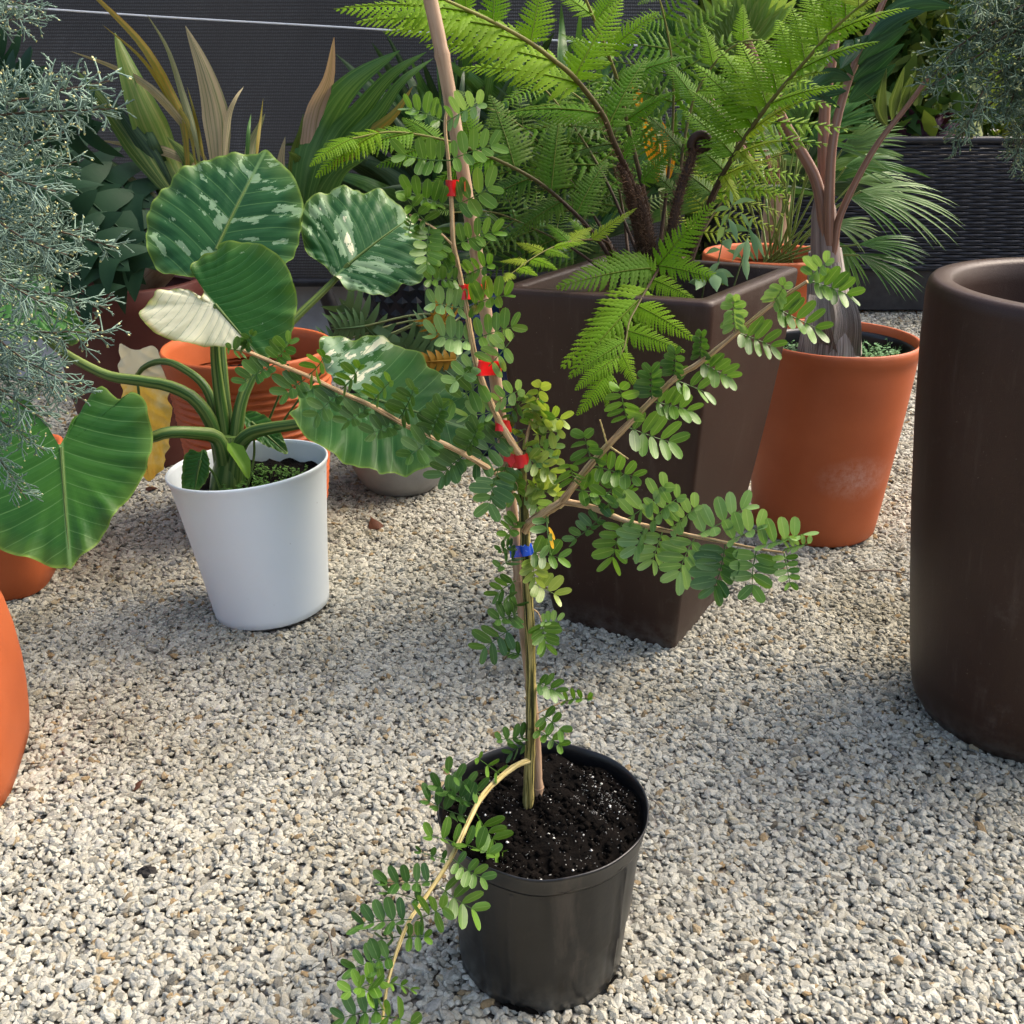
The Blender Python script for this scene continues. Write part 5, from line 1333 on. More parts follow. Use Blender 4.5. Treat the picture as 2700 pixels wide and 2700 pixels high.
# dark monstera-like leaves low at the left
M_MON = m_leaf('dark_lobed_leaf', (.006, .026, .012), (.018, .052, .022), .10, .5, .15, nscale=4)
def lobed_leaf(parent, J, tip, Y, w, mat, nlobe=5, tilt=0.0, Yt=None, cut=.62, name='leaf'):
    """broad leaf cut into strap-like lobes that leave the midrib on both sides"""
    A_, B_ = pt(J[0], J[1], Y), pt(tip[0], tip[1], Yt if Yt else Y - .05)
    ax = nrm(B_ - A_); L = np.linalg.norm(B_ - A_)
    sd = nrm(np.cross(ax, CAM - A_)); nn = np.cross(sd, ax)
    sd = nrm(sd * math.cos(tilt) + nn * math.sin(tilt)); nn = np.cross(sd, ax)
    W = w * pxm(A_) / 2
    m = MB()
    f = np.linspace(0, 1, 9)
    sp = L / nlobe
    mid = lambda s: A_ + ax * (s * L) - nn * (.12 * L * s * s)
    for i in range(nlobe):
        s0 = (i + .35) / (nlobe + .3)
        for sg in (-1, 1):
            ln = 1.15 * W * (.70 + .45 * math.sin(math.pi * (.25 + .7 * s0))) * rng.uniform(.88, 1.1)
            fw = (-.25 + 1.1 * s0) * ln + .15 * ln
            b = mid(s0)
            P = b + sd * sg * (f * ln)[:, None] + ax * (fw * f**1.5)[:, None] - nn * (.30 * ln * f**2 - .10 * ln * f)[:, None]
            pr = np.array([1.0, .98, .92, .84, .78, .70, .55, .33, .03]) * (sp * (.40 + .22 * (1 - cut)))
            m.blade(P, pr, ax, fold=.10, cols=5)
    P = np.array([mid(s) for s in np.linspace(.72, 1.06, 9)])
    m.blade(P, np.array([.9, 1, .95, .85, .72, .55, .38, .2, .02]) * sp * .62, sd, fold=.15)
    m.tube(np.array([mid(s) + nn * .002 for s in np.linspace(0, .95, 10)]), np.linspace(.005, .0015, 10), 5)
    return m.build(name, mat, parent), A_
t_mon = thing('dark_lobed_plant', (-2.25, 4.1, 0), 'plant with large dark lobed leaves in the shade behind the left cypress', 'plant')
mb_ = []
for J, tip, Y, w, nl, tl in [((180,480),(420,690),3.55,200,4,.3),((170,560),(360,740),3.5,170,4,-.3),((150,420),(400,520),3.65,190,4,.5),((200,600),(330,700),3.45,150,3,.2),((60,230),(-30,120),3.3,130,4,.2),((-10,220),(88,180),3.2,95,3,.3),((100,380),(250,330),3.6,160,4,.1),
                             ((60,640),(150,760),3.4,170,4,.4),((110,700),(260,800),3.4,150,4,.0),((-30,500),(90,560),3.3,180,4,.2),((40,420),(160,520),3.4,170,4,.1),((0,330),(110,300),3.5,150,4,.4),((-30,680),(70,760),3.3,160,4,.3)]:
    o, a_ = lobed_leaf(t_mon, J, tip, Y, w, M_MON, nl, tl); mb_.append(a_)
M_MST = m_plain('dark_petiole', (.02, .05, .02), (.04, .08, .03), 10, .5)
for a_ in mb_:
    m = MB(); b_ = np.array([-2.25 + rng.uniform(-.05, .05), 4.1, 0.02]); m.tube(crv([b_, (a_ + b_) / 2 + [-.1, .1, .15], a_], 14), np.linspace(.012, .006, 14), 7); m.build('petiole', M_MST, t_mon)

# jagged-leaved plant in the navy pot
M_XAN = m_leaf('jagged_leaf', (.045, .110, .038), (.13, .22, .10), .2, .4, nscale=6, dry=None)
t_x = thing('jagged_leaf_plant', c6 + [0, 0, .5], 'grey green plant with deeply jagged leaves in the navy pot', 'plant')
ax_ = []
for J, tip, Y, w, nl, tl in [((1090,960),(1180,800),3.82,120,6,.2),((1000,900),(900,800),3.75,110,6,.3),((1030,880),(960,1000),3.72,110,5,-.2),((1170,880),(1210,760),3.9,90,6,.3),((1120,1000),(1060,900),3.7,110,6,.1),((1060,960),(1000,1010),3.7,90,5,.2),
                             ((1200,900),(1110,880),3.75,100,6,.1),((1190,940),(1260,1000),3.7,90,6,.2),((900,900),(830,920),3.7,80,5,.2),((960,860),(880,870),3.72,80,6,.3),((1150,960),(1230,1020),3.66,70,5,.1)]:
    o, a_ = lobed_leaf(t_x, J, tip, Y, w, M_XAN, nl, tl, cut=.5); ax_.append(a_)
M_ORL = m_leaf('aged_orange_leaf', (.24, .12, .012), (.34, .19, .02), .3)
for J, tip, Y, w in [((1180,860),(1140,830),3.7,90),((1200,950),(1115,955),3.66,50)]:
    o, a_ = lobed_leaf(t_x, J, tip, Y, w, M_ORL, 5, .1, cut=.4); ax_.append(a_)
for a_ in ax_:
    m = MB(); b_ = c6 + np.array([rng.uniform(-.03, .03), rng.uniform(-.03, .03), .5]); m.tube(crv([b_, (a_ + b_) / 2 + [0, -.02, .05], a_], 10), np.linspace(.006, .004, 10), 6); m.build('petiole', M_SHS, t_x)

# ------------------------------------------------------------------ strappy dark palms between fence and fern
def arching_palm(name, label, base, specs, mats, stem_h=.3, lw=24, leaflets=0, seed=0):
    """specs: list of photo paths (u, v) from the base outward with a Y"""
    q = np.random.default_rng(seed)
    t = thing(name, base, label, 'palm')
    m = MB(); m.tube([base, np.array(base) + [0, 0, stem_h]], np.array([.06, .045]), 10); m.build('stem', M_BAMBOO, t)
    for lst, w, mt in specs:
        Y = lst[0][2] if len(lst[0]) == 3 else base[1]
        strap(t, [(p[0], p[1], (p[2] if len(p) == 3 else Y) + q.uniform(-.05, .05)) for p in lst], w, mats[mt], twist=q.uniform(-.5, .5), n=16)
    return t
def fan_specs(u0, v0, Y, n, amin, amax, lmin, lmax, w, mts, q, droop=.3):
    out = []
    for i in range(n):
        a = rad(amin + (amax - amin) * (i + q.uniform(0, 1)) / n); L = q.uniform(lmin, lmax)
        du, dv = math.cos(a), -math.sin(a)
        pts = []
        for f in (0, .3, .6, .85, 1):
            pts.append((u0 + du * L * f, v0 + dv * L * f + droop * L * f**3, Y + q.uniform(-.06, .06) - .1 * f))
        out.append((pts, w * q.uniform(.7, 1.25), mts[int(q.integers(0, len(mts)))]))
    return out
q = np.random.default_rng(21)
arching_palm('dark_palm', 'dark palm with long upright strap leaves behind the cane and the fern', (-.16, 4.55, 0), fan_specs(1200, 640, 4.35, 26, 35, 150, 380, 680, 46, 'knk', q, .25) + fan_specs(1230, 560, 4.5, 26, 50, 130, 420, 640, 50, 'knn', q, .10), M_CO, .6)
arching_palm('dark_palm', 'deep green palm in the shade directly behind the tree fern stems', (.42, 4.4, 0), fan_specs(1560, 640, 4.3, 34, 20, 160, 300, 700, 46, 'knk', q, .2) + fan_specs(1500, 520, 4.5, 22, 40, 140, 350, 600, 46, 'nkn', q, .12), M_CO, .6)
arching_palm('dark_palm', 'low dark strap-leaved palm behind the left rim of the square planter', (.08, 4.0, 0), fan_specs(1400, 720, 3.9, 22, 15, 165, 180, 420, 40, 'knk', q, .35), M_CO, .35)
# orange-leaved plant glimpsed through the fern
t_or = thing('orange_leaf_plant', (.78, 4.0, 0), 'plant with glowing orange ribbed leaves glimpsed between the fern stems', 'plant')
M_OR = m_leaf('orange_leaf', (.48, .20, .008), (.62, .31, .015), .4, .45, stripes=12, stripe_col=(.30, .10, .006), nscale=3)
for lst, w in [([(1735,480),(1722,400),(1708,340),(1694,290)],42),([(1762,478),(1766,420),(1752,350),(1738,310)],38),([(1690,300),(1680,250),(1665,215)],26)]:
    strap(t_or, [(a, b, 3.4) for a, b in lst], w, M_OR, n=14, wmax=.5)
strap(t_or, [(1750, 480, 3.42), (1742, 400, 3.42), (1738, 330, 3.42)], 34, m_leaf('pale_leaf', (.35, .46, .40), (.5, .6, .52), .3), n=12)
m = MB(); m.tube(crv([(.78, 4.0, 0), (.60, 3.7, .5), pt(1745, 500, 3.41)], 12), .012, 8); m.build('stem', M_SHS, t_or)

# fan leaves
def fan_leaf(parent, hub, tip, base, nseg, spread, w, mat, pet=True, Yh=4.0, Yt=None, join=.0, droop=.15, seed=0, pm=None, flat=.5, r=.004, Yb=None):
    """palmate leaf: narrow segments radiating from the hub"""
    q = np.random.default_rng(seed)
    H_ = pt(hub[0], hub[1], Yh); E = pt(tip[0], tip[1], Yt if Yt else Yh - .05)
    ax = nrm(E - H_); L = np.linalg.norm(E - H_)
    nn = nrm(nrm(CAM - H_) * flat + ZUP * (1 - flat) + q.normal(0, .1, 3)); nn = nrm(nn - ax * np.dot(nn, ax)); sd = np.cross(nn, ax)
    m = MB()
    W = w * pxm(H_) / 2
    for i in range(nseg):
        a = rad(spread) * ((i + .5) / nseg - .5) + q.normal(0, .035)
        d = ax * math.cos(a) + sd * math.sin(a)
        ln = L * (1 - .25 * abs(a / max(rad(spread) / 2, .01))**2) * q.uniform(.9, 1.05)
        f = np.linspace(0, 1, 9)
        P = H_ + d * (f * ln)[:, None] + nn * (.05 * ln * np.sin(f * 3) - droop * ln * f**2)[:, None] * .6 - ZUP * (droop * ln * f**3)[:, None] + sd * (q.normal(0, .03) * ln * f**2)[:, None]
        S = np.cross(nn, d)
        pr = np.array([.25, .8, 1, 1, .95, .85, .65, .38, .03]) if not join else np.array([.05, .35, .75, 1.0, 1.15, 1.0, .7, .35, .03])
        m.blade(P, pr * W, S, fold=.45)
    o = m.build('fan_leaf', mat, parent)
    if pet:
        B_ = pt(base[0], base[1], Yb if Yb else Yh + .05)
        m = MB(); m.tube(crv([B_, (B_ + H_) / 2 + ZUP * .02, H_], 14), np.linspace(r, r * .7, 14), 6); m.build('petiole', pm or M_SHS, o)
    return o
M_FAN = m_leaf('fan_palm_green', (.035, .115, .020), (.105, .225, .050), .3, .4)
M_FANP = m_leaf('fan_palm_pale', (.10, .20, .05), (.20, .31, .11), .3, .4)
M_FPET = m_plain('fan_petiole', (.12, .19, .045), (.21, .28, .08), 20, .5)
t_fan = thing('fan_palm', c3 + [0, 0, .66], 'fan palm with thin spiky finger leaves behind the swollen-based palm', 'palm')
b0 = (2010, 700)
fans = [((2270,503),(2560,555),11,46,9),((2265,645),(2460,640),9,38,8),((2265,672),(2440,740),10,40,8),((2220,395),(2400,330),12,70,9),((2230,440),(2400,420),12,60,9),((2110,330),(2080,190),14,90,9),((2060,400),(1960,300),12,80,9),((2170,300),(2240,170),12,80,8),((2130,380),(2290,270),12,70,9),
        ((2120,260),(2150,130),12,80,8),((2240,520),(2420,560),10,50,8),((2000,430),(1900,470),10,60,8),((2250,480),(2440,470),10,40,8),((2040,330),(1960,230),12,80,8),((2215,640),(2270,760),9,40,8),((2200,590),(2330,610),9,60,8),((2190,340),(2330,240),12,60,8)]
for i, (hub, tip, n_, sp_, w_) in enumerate(fans):
    Yh = 3.72 + .28 * ((i * 7) % 5) / 5 if i > 2 else 3.55
    fan_leaf(t_fan, hub, tip, (b0[0] + (i * 13) % 90, b0[1]), n_ + 4, sp_ + 12, w_ - 1.0, M_FAN if i % 3 else M_FANP, Yh=Yh, Yb=4.1, seed=i, pm=M_FPET, droop=.12, r=.0045)
# bunch of upright petioles in its pot
for i in range(0, 14, 2):
    m = MB(); u0 = 2005 + i * 7; m.tube(crv([pt(u0 * .6 + 2040 * .4, 700, 4.15), pt(u0 + (i - 7) * 3, 560, 4.1 + .1 * math.sin(i)), pt(u0 + (i - 7) * 9, 420, 4.05 + .2 * math.sin(i * 2))], 10), .005, 6); m.build('petiole', M_FPET, t_fan)

# swollen-based palm in the terracotta pot
M_BOT = None
k = NT('palm_base_fibre'); uv_ = k.uv()
stp = k.noise(1.0, 4, k.mapping(uv_, (70, 5, 1)), .6, .2)
k.base(k.ramp(stp, [(0.36, (.10, .085, .07)), (.5, (.30, .265, .23)), (.66, (.50, .46, .41))])); k.set(.85, .2); k.bump(stp, .8, .006)
M_BOT = k.m
k = NT('crownshaft'); uv_ = k.uv()
stp = k.noise(1.0, 4, k.mapping(uv_, (16, 2, 1)), .6)
k.base(k.ramp(stp, [(0.35, (.14, .10, .085)), (.55, (.27, .205, .18)), (.72, (.38, .32, .30))])); k.set(.5, .35); k.bump(stp, .2, .004)
M_SHAFT = k.m
k = NT('reddish_petiole'); uv_ = k.uv()
stp = k.noise(1.0, 3, k.mapping(uv_, (7, 1.5, 1)), .5)
k.base(k.ramp(stp, [(0.35, (.14, .075, .055)), (.5, (.27, .135, .085)), (.68, (.36, .26, .23))])); k.set(.45, .4)
M_RPET = k.m
YB = c2[1] - .02
t_bp = thing('swollen_base_palm', c2 + [0, 0, .56], 'palm with swollen fibrous base and pinkish brown leaf stalks in the terracotta pot', 'palm')
P = crv([pt(2188, 930, YB), pt(2192, 860, YB), pt(2186, 800, YB), pt(2180, 735, YB), pt(2176, 660, YB)], 26)
m = MB(); m.tube(P, lin([0, .2, .45, .7, 1], [.098, .090, .068, .058, .048], 26), 36, rib=.02); m.build('swollen_base', M_BOT, t_bp)
for sgn, uu in ((1, 2240), (-1, 2120)):   # torn old sheaths round the base
    m = MB(); PP = crv([pt(2190 + sgn * 30, 930, YB - .06), pt(2190 + sgn * 40, 850, YB - .09), pt(2185 + sgn * 30, 780, YB - .07)], 10)
    m.blade(PP, np.linspace(.05, .03, 10), RT, fold=-.6, cols=7); m.build('old_sheath', M_BOT, t_bp)
P = crv([pt(2178, 690, YB - .012), pt(2174, 600, YB - .012), pt(2172, 540, YB - .01), pt(2170, 490, YB - .005)], 20)
m = MB(); m.tube(P, lin([0, .3, .7, .9, 1], [.044, .041, .035, .022, .010], 20), 22, rib=.03); m.build('crownshaft', M_SHAFT, t_bp)
def bp_pet(lst, r0, r1):
    P = crv([pt(*p) for p in lst], 24)
    m = MB(); m.tube(P, np.linspace(r0, r1, 24), 12, rib=.06); return m.build('leaf_stalk', M_RPET, t_bp)
bp_pet([(2174, 640, YB - .03), (2166, 540, YB - .035), (2148, 466, YB - .02), (2110, 395, YB - .02), (2068, 322, YB - .04), (2010, 200, YB - .1), (1960, 80, YB - .15)], .019, .010)
bp_pet([(2176, 580, YB + .005), (2172, 400, YB + .03), (2177, 261, YB + .05), (2191, 172, YB + .05), (2215, 0, YB + .05), (2230, -120, YB + .05)], .020, .012)
bp_pet([(2182, 740, YB - .01), (2184, 650, YB - .035), (2186, 536, YB - .055), (2196, 373, YB - .05), (2233, 224, YB - .05), (2289, 93, YB - .06), (2340, -20, YB - .08)], .019, .008)
bp_pet([(2184, 750, YB - .01), (2192, 690, YB - .035), (2200, 645, YB - .045), (2219, 559, YB - .06), (2303, 396, YB - .09), (2396, 275, YB - .12), (2450, 200, YB - .14)], .0135, .006)
M_BPL = m_leaf('swollen_palm_leaflet', (.010, .042, .016), (.030, .085, .030), .2, .35, stripes=8, stripe_col=(.05, .12, .05), nscale=3)
M_BPL2 = m_leaf('swollen_palm_leaflet_light', (.045, .085, .018), (.10, .15, .035), .25, .4, stripes=6, stripe_col=(.17, .22, .08), nscale=3)
for lst, w, mt in [
    ([(2238,270),(2285,230),(2330,195),(2362,168)],60,M_BPL),([(2248,215),(2300,180),(2350,140),(2385,115)],60,M_BPL),([(2262,170),(2310,130),(2365,90),(2400,60)],58,M_BPL),([(2280,120),(2330,70),(2385,40),(2440,30)],60,M_BPL),([(2300,80),(2370,30),(2440,10),(2520,20)],60,M_BPL),
    ([(2268,130),(2262,118),(2262,100),(2258,135)],20,M_BPL),([(2290,92),(2262,120),(2245,150),(2218,180)],34,M_BPL),([(2270,130),(2240,120),(2225,150),(2216,182)],36,M_BPL),([(2250,200),(2200,140),(2185,160),(2172,172)],26,M_BPL),([(2245,210),(2190,200),(2140,230),(2090,270)],44,M_BPL),([(2232,240),(2180,240),(2130,260),(2080,290)],40,M_BPL),
    ([(2340,332),(2325,290),(2327,235),(2338,180)],32,M_BPL2),([(2352,318),(2358,270),(2372,220),(2385,175)],30,M_BPL2),([(2368,302),(2385,255),(2400,215),(2415,185)],30,M_BPL2),([(2385,285),(2405,250),(2425,225),(2440,205)],30,M_BPL2),([(2338,336),(2315,310),(2300,265),(2276,243)],9,M_BPL2),([(2215,285),(2180,262),(2160,245),(2150,240)],16,M_BPL),
    ([(2410,255),(2450,205),(2490,150),(2520,110)],34,M_BPL2),([(2425,240),(2480,220),(2530,200),(2560,190)],30,M_BPL)]:
    strap(t_bp, [(a, b, YB - .07 - .02 * i) for i, (a, b) in enumerate(lst)], w, mt, n=12, wmax=.35, twist=rng.uniform(-.3, .3))

# broad pleated fan leaves and bright foliage at the back right
M_BR = {'a': m_leaf('bright_back_leaf', (.13, .26, .03), (.28, .42, .08), .4, .45, stripes=9, stripe_col=(.32, .42, .10), nscale=3), 'b': m_leaf('mid_back_leaf', (.05, .13, .02), (.13, .23, .04), .35, .4, stripes=9, stripe_col=(.16, .26, .07), nscale=3),
        'c': m_leaf('yellow_back_leaf', (.30, .33, .06), (.50, .48, .14), .4, .5, nscale=5), 'd': M_CO['k'], 'n': M_CO['n']}
t_bf = thing('pleated_fan_palm', (1.25, 4.9, 0), 'large palm with broad pleated fan leaves rising behind the fern at the top', 'palm')
m = MB(); m.tube([(1.25, 4.9, 0), (1.22, 4.9, .9)], np.array([.07, .06]), 10); m.build('stem', M_BAMBOO, t_bf)
for i, (hub, tip, n_, sp_, w_, mt) in enumerate([((1945,180),(1800,-20),15,75,34,'b'),((1960,150),(2010,-110),14,80,34,'a'),((1870,250),(1760,130),13,80,28,'n'),((2060,200),(2190,30),13,80,28,'b'),((1900,330),(1780,290),12,80,22,'n'),((1990,330),(2080,200),12,70,24,'b'),((1790,170),(1690,40),12,70,26,'n')]):
    fan_leaf(t_bf, hub, tip, (2050, 520), n_, sp_, w_, M_BR[mt], Yh=4.35 + .06 * i, Yb=4.9, join=1, droop=.05, seed=40 + i, pm=M_RPET, r=.008, flat=.8)
q = np.random.default_rng(5)
arching_palm('bright_palm', 'bright yellow green palm far back above the fern', (2.0, 7.3, 0), fan_specs(2000, 330, 7.0, 34, 20, 160, 200, 420, 26, 'aab', q, .3) + fan_specs(1900, 260, 7.2, 20, 20, 160, 160, 320, 24, 'abc', q, .3), M_BR, .9)
arching_palm('bright_palm', 'sunlit palm far back between the cypress sprays at the top right', (4.3, 7.9, 0), fan_specs(2560, 330, 7.7, 36, 15, 165, 200, 420, 26, 'aabn', q, .3), M_BR, .9)
arching_palm('bright_palm', 'pale green arching palm at the far right above the woven box', (5.2, 7.4, 0), fan_specs(2760, 330, 7.2, 30, 30, 165, 220, 460, 28, 'abbn', q, .3), M_BR, .9)
arching_palm('bright_palm', 'green palm far back right of the swollen-based palm', (3.1, 7.6, 0), fan_specs(2290, 340, 7.5, 30, 15, 165, 160, 380, 26, 'abn', q, .3), M_BR, .9)
arching_palm('leafy_clump', 'dense leafy clump hiding the fence behind the fan palm', (1.7, 5.9, 0), fan_specs(2080, 520, 5.7, 40, 10, 170, 160, 420, 36, 'bnd', q, .3), M_BR, .5)
arching_palm('leafy_clump', 'dark leafy clump far back behind the tree fern', (.9, 5.6, 0), fan_specs(1780, 480, 5.5, 40, 10, 170, 200, 480, 40, 'ndb', q, .3), M_BR, .5)
# purple-leaved plant above the woven box
t_pu = thing('purple_leaf_plant', (2.62, 6.75, 0), 'dark purple strap-leaved plant peeking over the woven box', 'plant')
M_PUR = m_leaf('purple_leaf', (.030, .010, .018), (.085, .030, .045), .2, .35, nscale=4)
for lst, w, mt in fan_specs(2430, 400, 6.7, 16, 30, 150, 90, 190, 26, 'x', np.random.default_rng(9), .3):
    strap(t_pu, lst, w, M_PUR, n=12)
m = MB(); m.tube([(2.62, 6.75, 0), (2.6, 6.72, .95)], .02, 8); m.build('stem', M_BAMBOO, t_pu)

# ------------------------------------------------------------------ far hedge that closes the yard at the right
def hedge(name, label, x0, x1, y0, y1, z0, z1, n, seed, lw, mat):
    q = np.random.default_rng(seed)
    c = np.stack([q.uniform(x0, x1, n), q.uniform(y0, y1, n), z0 + (z1 - z0) * q.uniform(0, 1, n)], 1)
    # clumped: pull leaves towards random centres so that gaps and masses form
    ctr = np.stack([q.uniform(x0, x1, 60), q.uniform(y0, y1, 60), q.uniform(z0, z1, 60)], 1)
    k_ = q.integers(0, 60, n); pull = q.uniform(0, .75, n)[:, None]
    c = c * (1 - pull) + (ctr[k_] + q.normal(0, .16, (n, 3))) * pull
    c[:, 2] = np.clip(c[:, 2], .05, None)
    d = nrm(q.normal(0, 1, (n, 3)) + [0, -.3, .1]); L = q.uniform(.10, .30, n)[:, None]
    s_ = nrm(np.cross(d, q.normal(0, 1, (n, 3)))); nn = np.cross(d, s_)
    w = L * q.uniform(*lw, n)[:, None]
    f = [(0, .12), (.3, .9), (.65, .8), (1, .02)]
    V = np.stack([p for t_, ww in f for p in (c + d * L * t_ - s_ * w * ww - nn * L * .2 * t_**2, c + d * L * t_ + s_ * w * ww - nn * L * .2 * t_**2)], 1)
    b = (np.arange(n) * 8)[:, None]
    Q = np.concatenate([b + np.array([[2 * i, 2 * i + 1, 2 * i + 3, 2 * i + 2]]) for i in range(3)])
    m = MB(); m.add(V.reshape(-1, 3), q=Q, a=np.repeat(q.uniform(0, 1, n)**2, 8))
    tag(m.build(name, mat, origin=((x0 + x1) / 2, (y0 + y1) / 2, 0)), label, 'hedge', kind='stuff')
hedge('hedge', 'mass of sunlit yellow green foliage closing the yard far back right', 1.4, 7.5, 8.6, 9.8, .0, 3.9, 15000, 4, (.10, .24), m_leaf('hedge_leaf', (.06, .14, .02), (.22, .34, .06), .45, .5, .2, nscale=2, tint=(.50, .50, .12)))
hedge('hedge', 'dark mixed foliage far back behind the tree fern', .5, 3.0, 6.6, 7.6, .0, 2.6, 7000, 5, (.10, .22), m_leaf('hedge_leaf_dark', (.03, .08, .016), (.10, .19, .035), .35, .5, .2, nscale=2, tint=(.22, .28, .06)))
# ------------------------------------------------------------------ blue-grey cypresses at both sides
def m_cyp(name, a, b, cone):
    k = NT(name); o = k.obj()
    f = k.math('ADD', k.math('MULTIPLY', k.noise(7, 3, o), .7), k.math('MULTIPLY', k.rnd(), .35))
    col = k.ramp(f, [(0.3, a), (0.75, b)])
    tt = k.attr('tint')
    col = k.mix(k.ramp(tt, [(.3, (0, 0, 0)), (.4, (1, 1, 1))]), col, (.085, .060, .038))
    col = k.mix(k.ramp(tt, [(.7, (0, 0, 0)), (.8, (1, 1, 1))]), col, cone)
    k.base(col); k.set(.6, .25)
    return k.m
M_CYL = m_cyp('cypress_blue', (.095, .160, .118), (.205, .295, .230), (.55, .53, .24))
M_CYR = m_cyp('cypress_green', (.08, .130, .08), (.175, .25, .16), (.42, .45, .19))
def spray_mesh(seed, mat, name, cones=.10):
    """a plumy spray of cord-like twigs, unit length along +x, drooping tips"""
    q = np.random.default_rng(seed); m = MB()
    segs_a, segs_b, r_a, r_b, tint = [], [], [], [], []
    def seg(a, b, ra, rb, t): segs_a.append(a); segs_b.append(b); r_a.append(ra); r_b.append(rb); tint.append(t)
    def line(p, d, L, n, r, t, curl):
        pts = [p]
        for i in range(n):
            d = nrm(d + np.array([0, 0, curl]) + q.normal(0, .10, 3)); pts.append(pts[-1] + d * L / n)
        for i in range(n): seg(pts[i], pts[i + 1], r * (1 - .5 * i / n), r * (1 - .5 * (i + 1) / n), t)
        return np.array(pts), d
    main, _ = line(np.zeros(3), np.array([1., 0, .1]), 1.0, 12, .0095, .5, -.035)
    for i in range(25):
        f = .06 + .92 * i / 25; j = f * 12; k_ = int(j); p = main[k_] * (1 - j + k_) + main[min(12, k_ + 1)] * (j - k_)
        ax = nrm(main[min(12, k_ + 1)] - main[k_])
        th = i * 2.4 + q.uniform(-.5, .5); sd = nrm(np.array([0, math.cos(th), math.sin(th) * .7]))
        L2 = (.10 + .26 * (1 - f)**.8) * q.uniform(.7, 1.15)
        b2, _ = line(p, nrm(sd + ax * .75), L2, 6, .0068, 0., -.05)
        n3 = max(4, int(L2 * 30))
        for a in range(n3):
            g_ = .08 + .9 * a / n3; jj = g_ * 6; kk = int(jj); p2 = b2[kk] * (1 - jj + kk) + b2[min(6, kk + 1)] * (jj - kk)
            ax2 = nrm(b2[min(6, kk + 1)] - b2[kk]); dv = nrm(q.normal(0, 1, 3)); dv = nrm(dv - ax2 * np.dot(dv, ax2))
            L3 = (.050 + .085 * (1 - g_)) * q.uniform(.6, 1.2)
            b3, d3 = line(p2, nrm(dv + ax2 * .85), L3, 2, .0060, 0., -.02)
            for b in range(3):
                dv = nrm(q.normal(0, 1, 3)); p3 = b3[0] + (b3[2] - b3[0]) * q.uniform(.3, .9)
                e3 = p3 + nrm(dv * .7 + d3) * q.uniform(.014, .030)
                seg(p3, e3, .0050, .0030, 0.)
                if q.random() < cones: seg(e3, e3 + d3 * .012, .0075, .0045, 1.)
    A, B = np.array(segs_a), np.array(segs_b); ra, rb = np.array(r_a)[:, None], np.array(r_b)[:, None]
    T = nrm(B - A); ref = np.where(np.abs(T[:, 2:3]) < .9, np.array([[0, 0, 1.]]), np.array([[1., 0, 0]])); U = nrm(np.cross(T, ref)); W = np.cross(T, U)
    V = []
    for kx in range(3):
        c_, s_ = math.cos(kx * 2.094), math.sin(kx * 2.094)
        V.append(A + (U * c_ + W * s_) * ra); V.append(B + (U * c_ + W * s_) * rb)
    n = len(A); V = np.stack(V, 1)        # n,6,3  order a0 b0 a1 b1 a2 b2
    base = (np.arange(n) * 6)[:, None]
    Q = np.concatenate([base + np.array([[0, 2, 3, 1]]), base + np.array([[2, 4, 5, 3]]), base + np.array([[4, 0, 1, 5]])])
    m.add(V.reshape(-1, 3), q=Q, a=np.repeat(np.array(tint), 6))
    return m, mat, name
def place_sprays(t, mats, lst, seeds, cones):
    protos = []
    q = np.random.default_rng(seeds[0] + 99)
    import mathutils
    for s_ in seeds:
        m, mt, nm = spray_mesh(s_, mats, 'spray', cones); protos.append(m)
    meshes = [None] * len(protos)
    for i, (b, e, fat) in enumerate(lst):
        A, B = pt(*b), pt(*e); d = B - A; L = np.linalg.norm(d); x = d / L
        k_ = i % len(protos)
        if meshes[k_] is None:
            o = protos[k_].build('spray', mats, None); meshes[k_] = o.data
        else:
            o = bpy.data.objects.new('spray', meshes[k_]); COL.objects.link(o)
        roll = q.uniform(-.6, .6); z = nrm(ZUP - x * np.dot(ZUP, x)); y = np.cross(z, x)
        y2 = y * math.cos(roll) + z * math.sin(roll); z2 = np.cross(x, y2)
        w_ = WLOC[t.name]
        Mx = mathutils.Matrix(((x[0] * L, y2[0] * L * fat, z2[0] * L * fat, A[0] - w_[0]), (x[1] * L, y2[1] * L * fat, z2[1] * L * fat, A[1] - w_[1]), (x[2] * L, y2[2] * L * fat, z2[2] * L * fat, A[2] - w_[2]), (0, 0, 0, 1)))
        o.parent = t; o.matrix_parent_inverse = mathutils.Matrix.Identity(4); o.matrix_basis = Mx
M_CBARK = m_plain('cypress_bark', (.07, .045, .03), (.13, .09, .06), 25, .85, bump=.5, bscale=60)
t_cl = thing('cypress', c9 + [0, 0, .42], 'blue grey cypress with fine feathery sprays at the left edge', 'cypress')
m = MB(); trunk = crv([c9 + [0, 0, .40], c9 + [.02, .02, .9], c9 + [-.03, .05, 1.5], c9 + [0, .05, 2.1]], 20); m.tube(trunk, np.linspace(.022, .008, 20), 10); m.build('trunk', M_CBARK, t_cl)
lsp = []
YL = 1.95
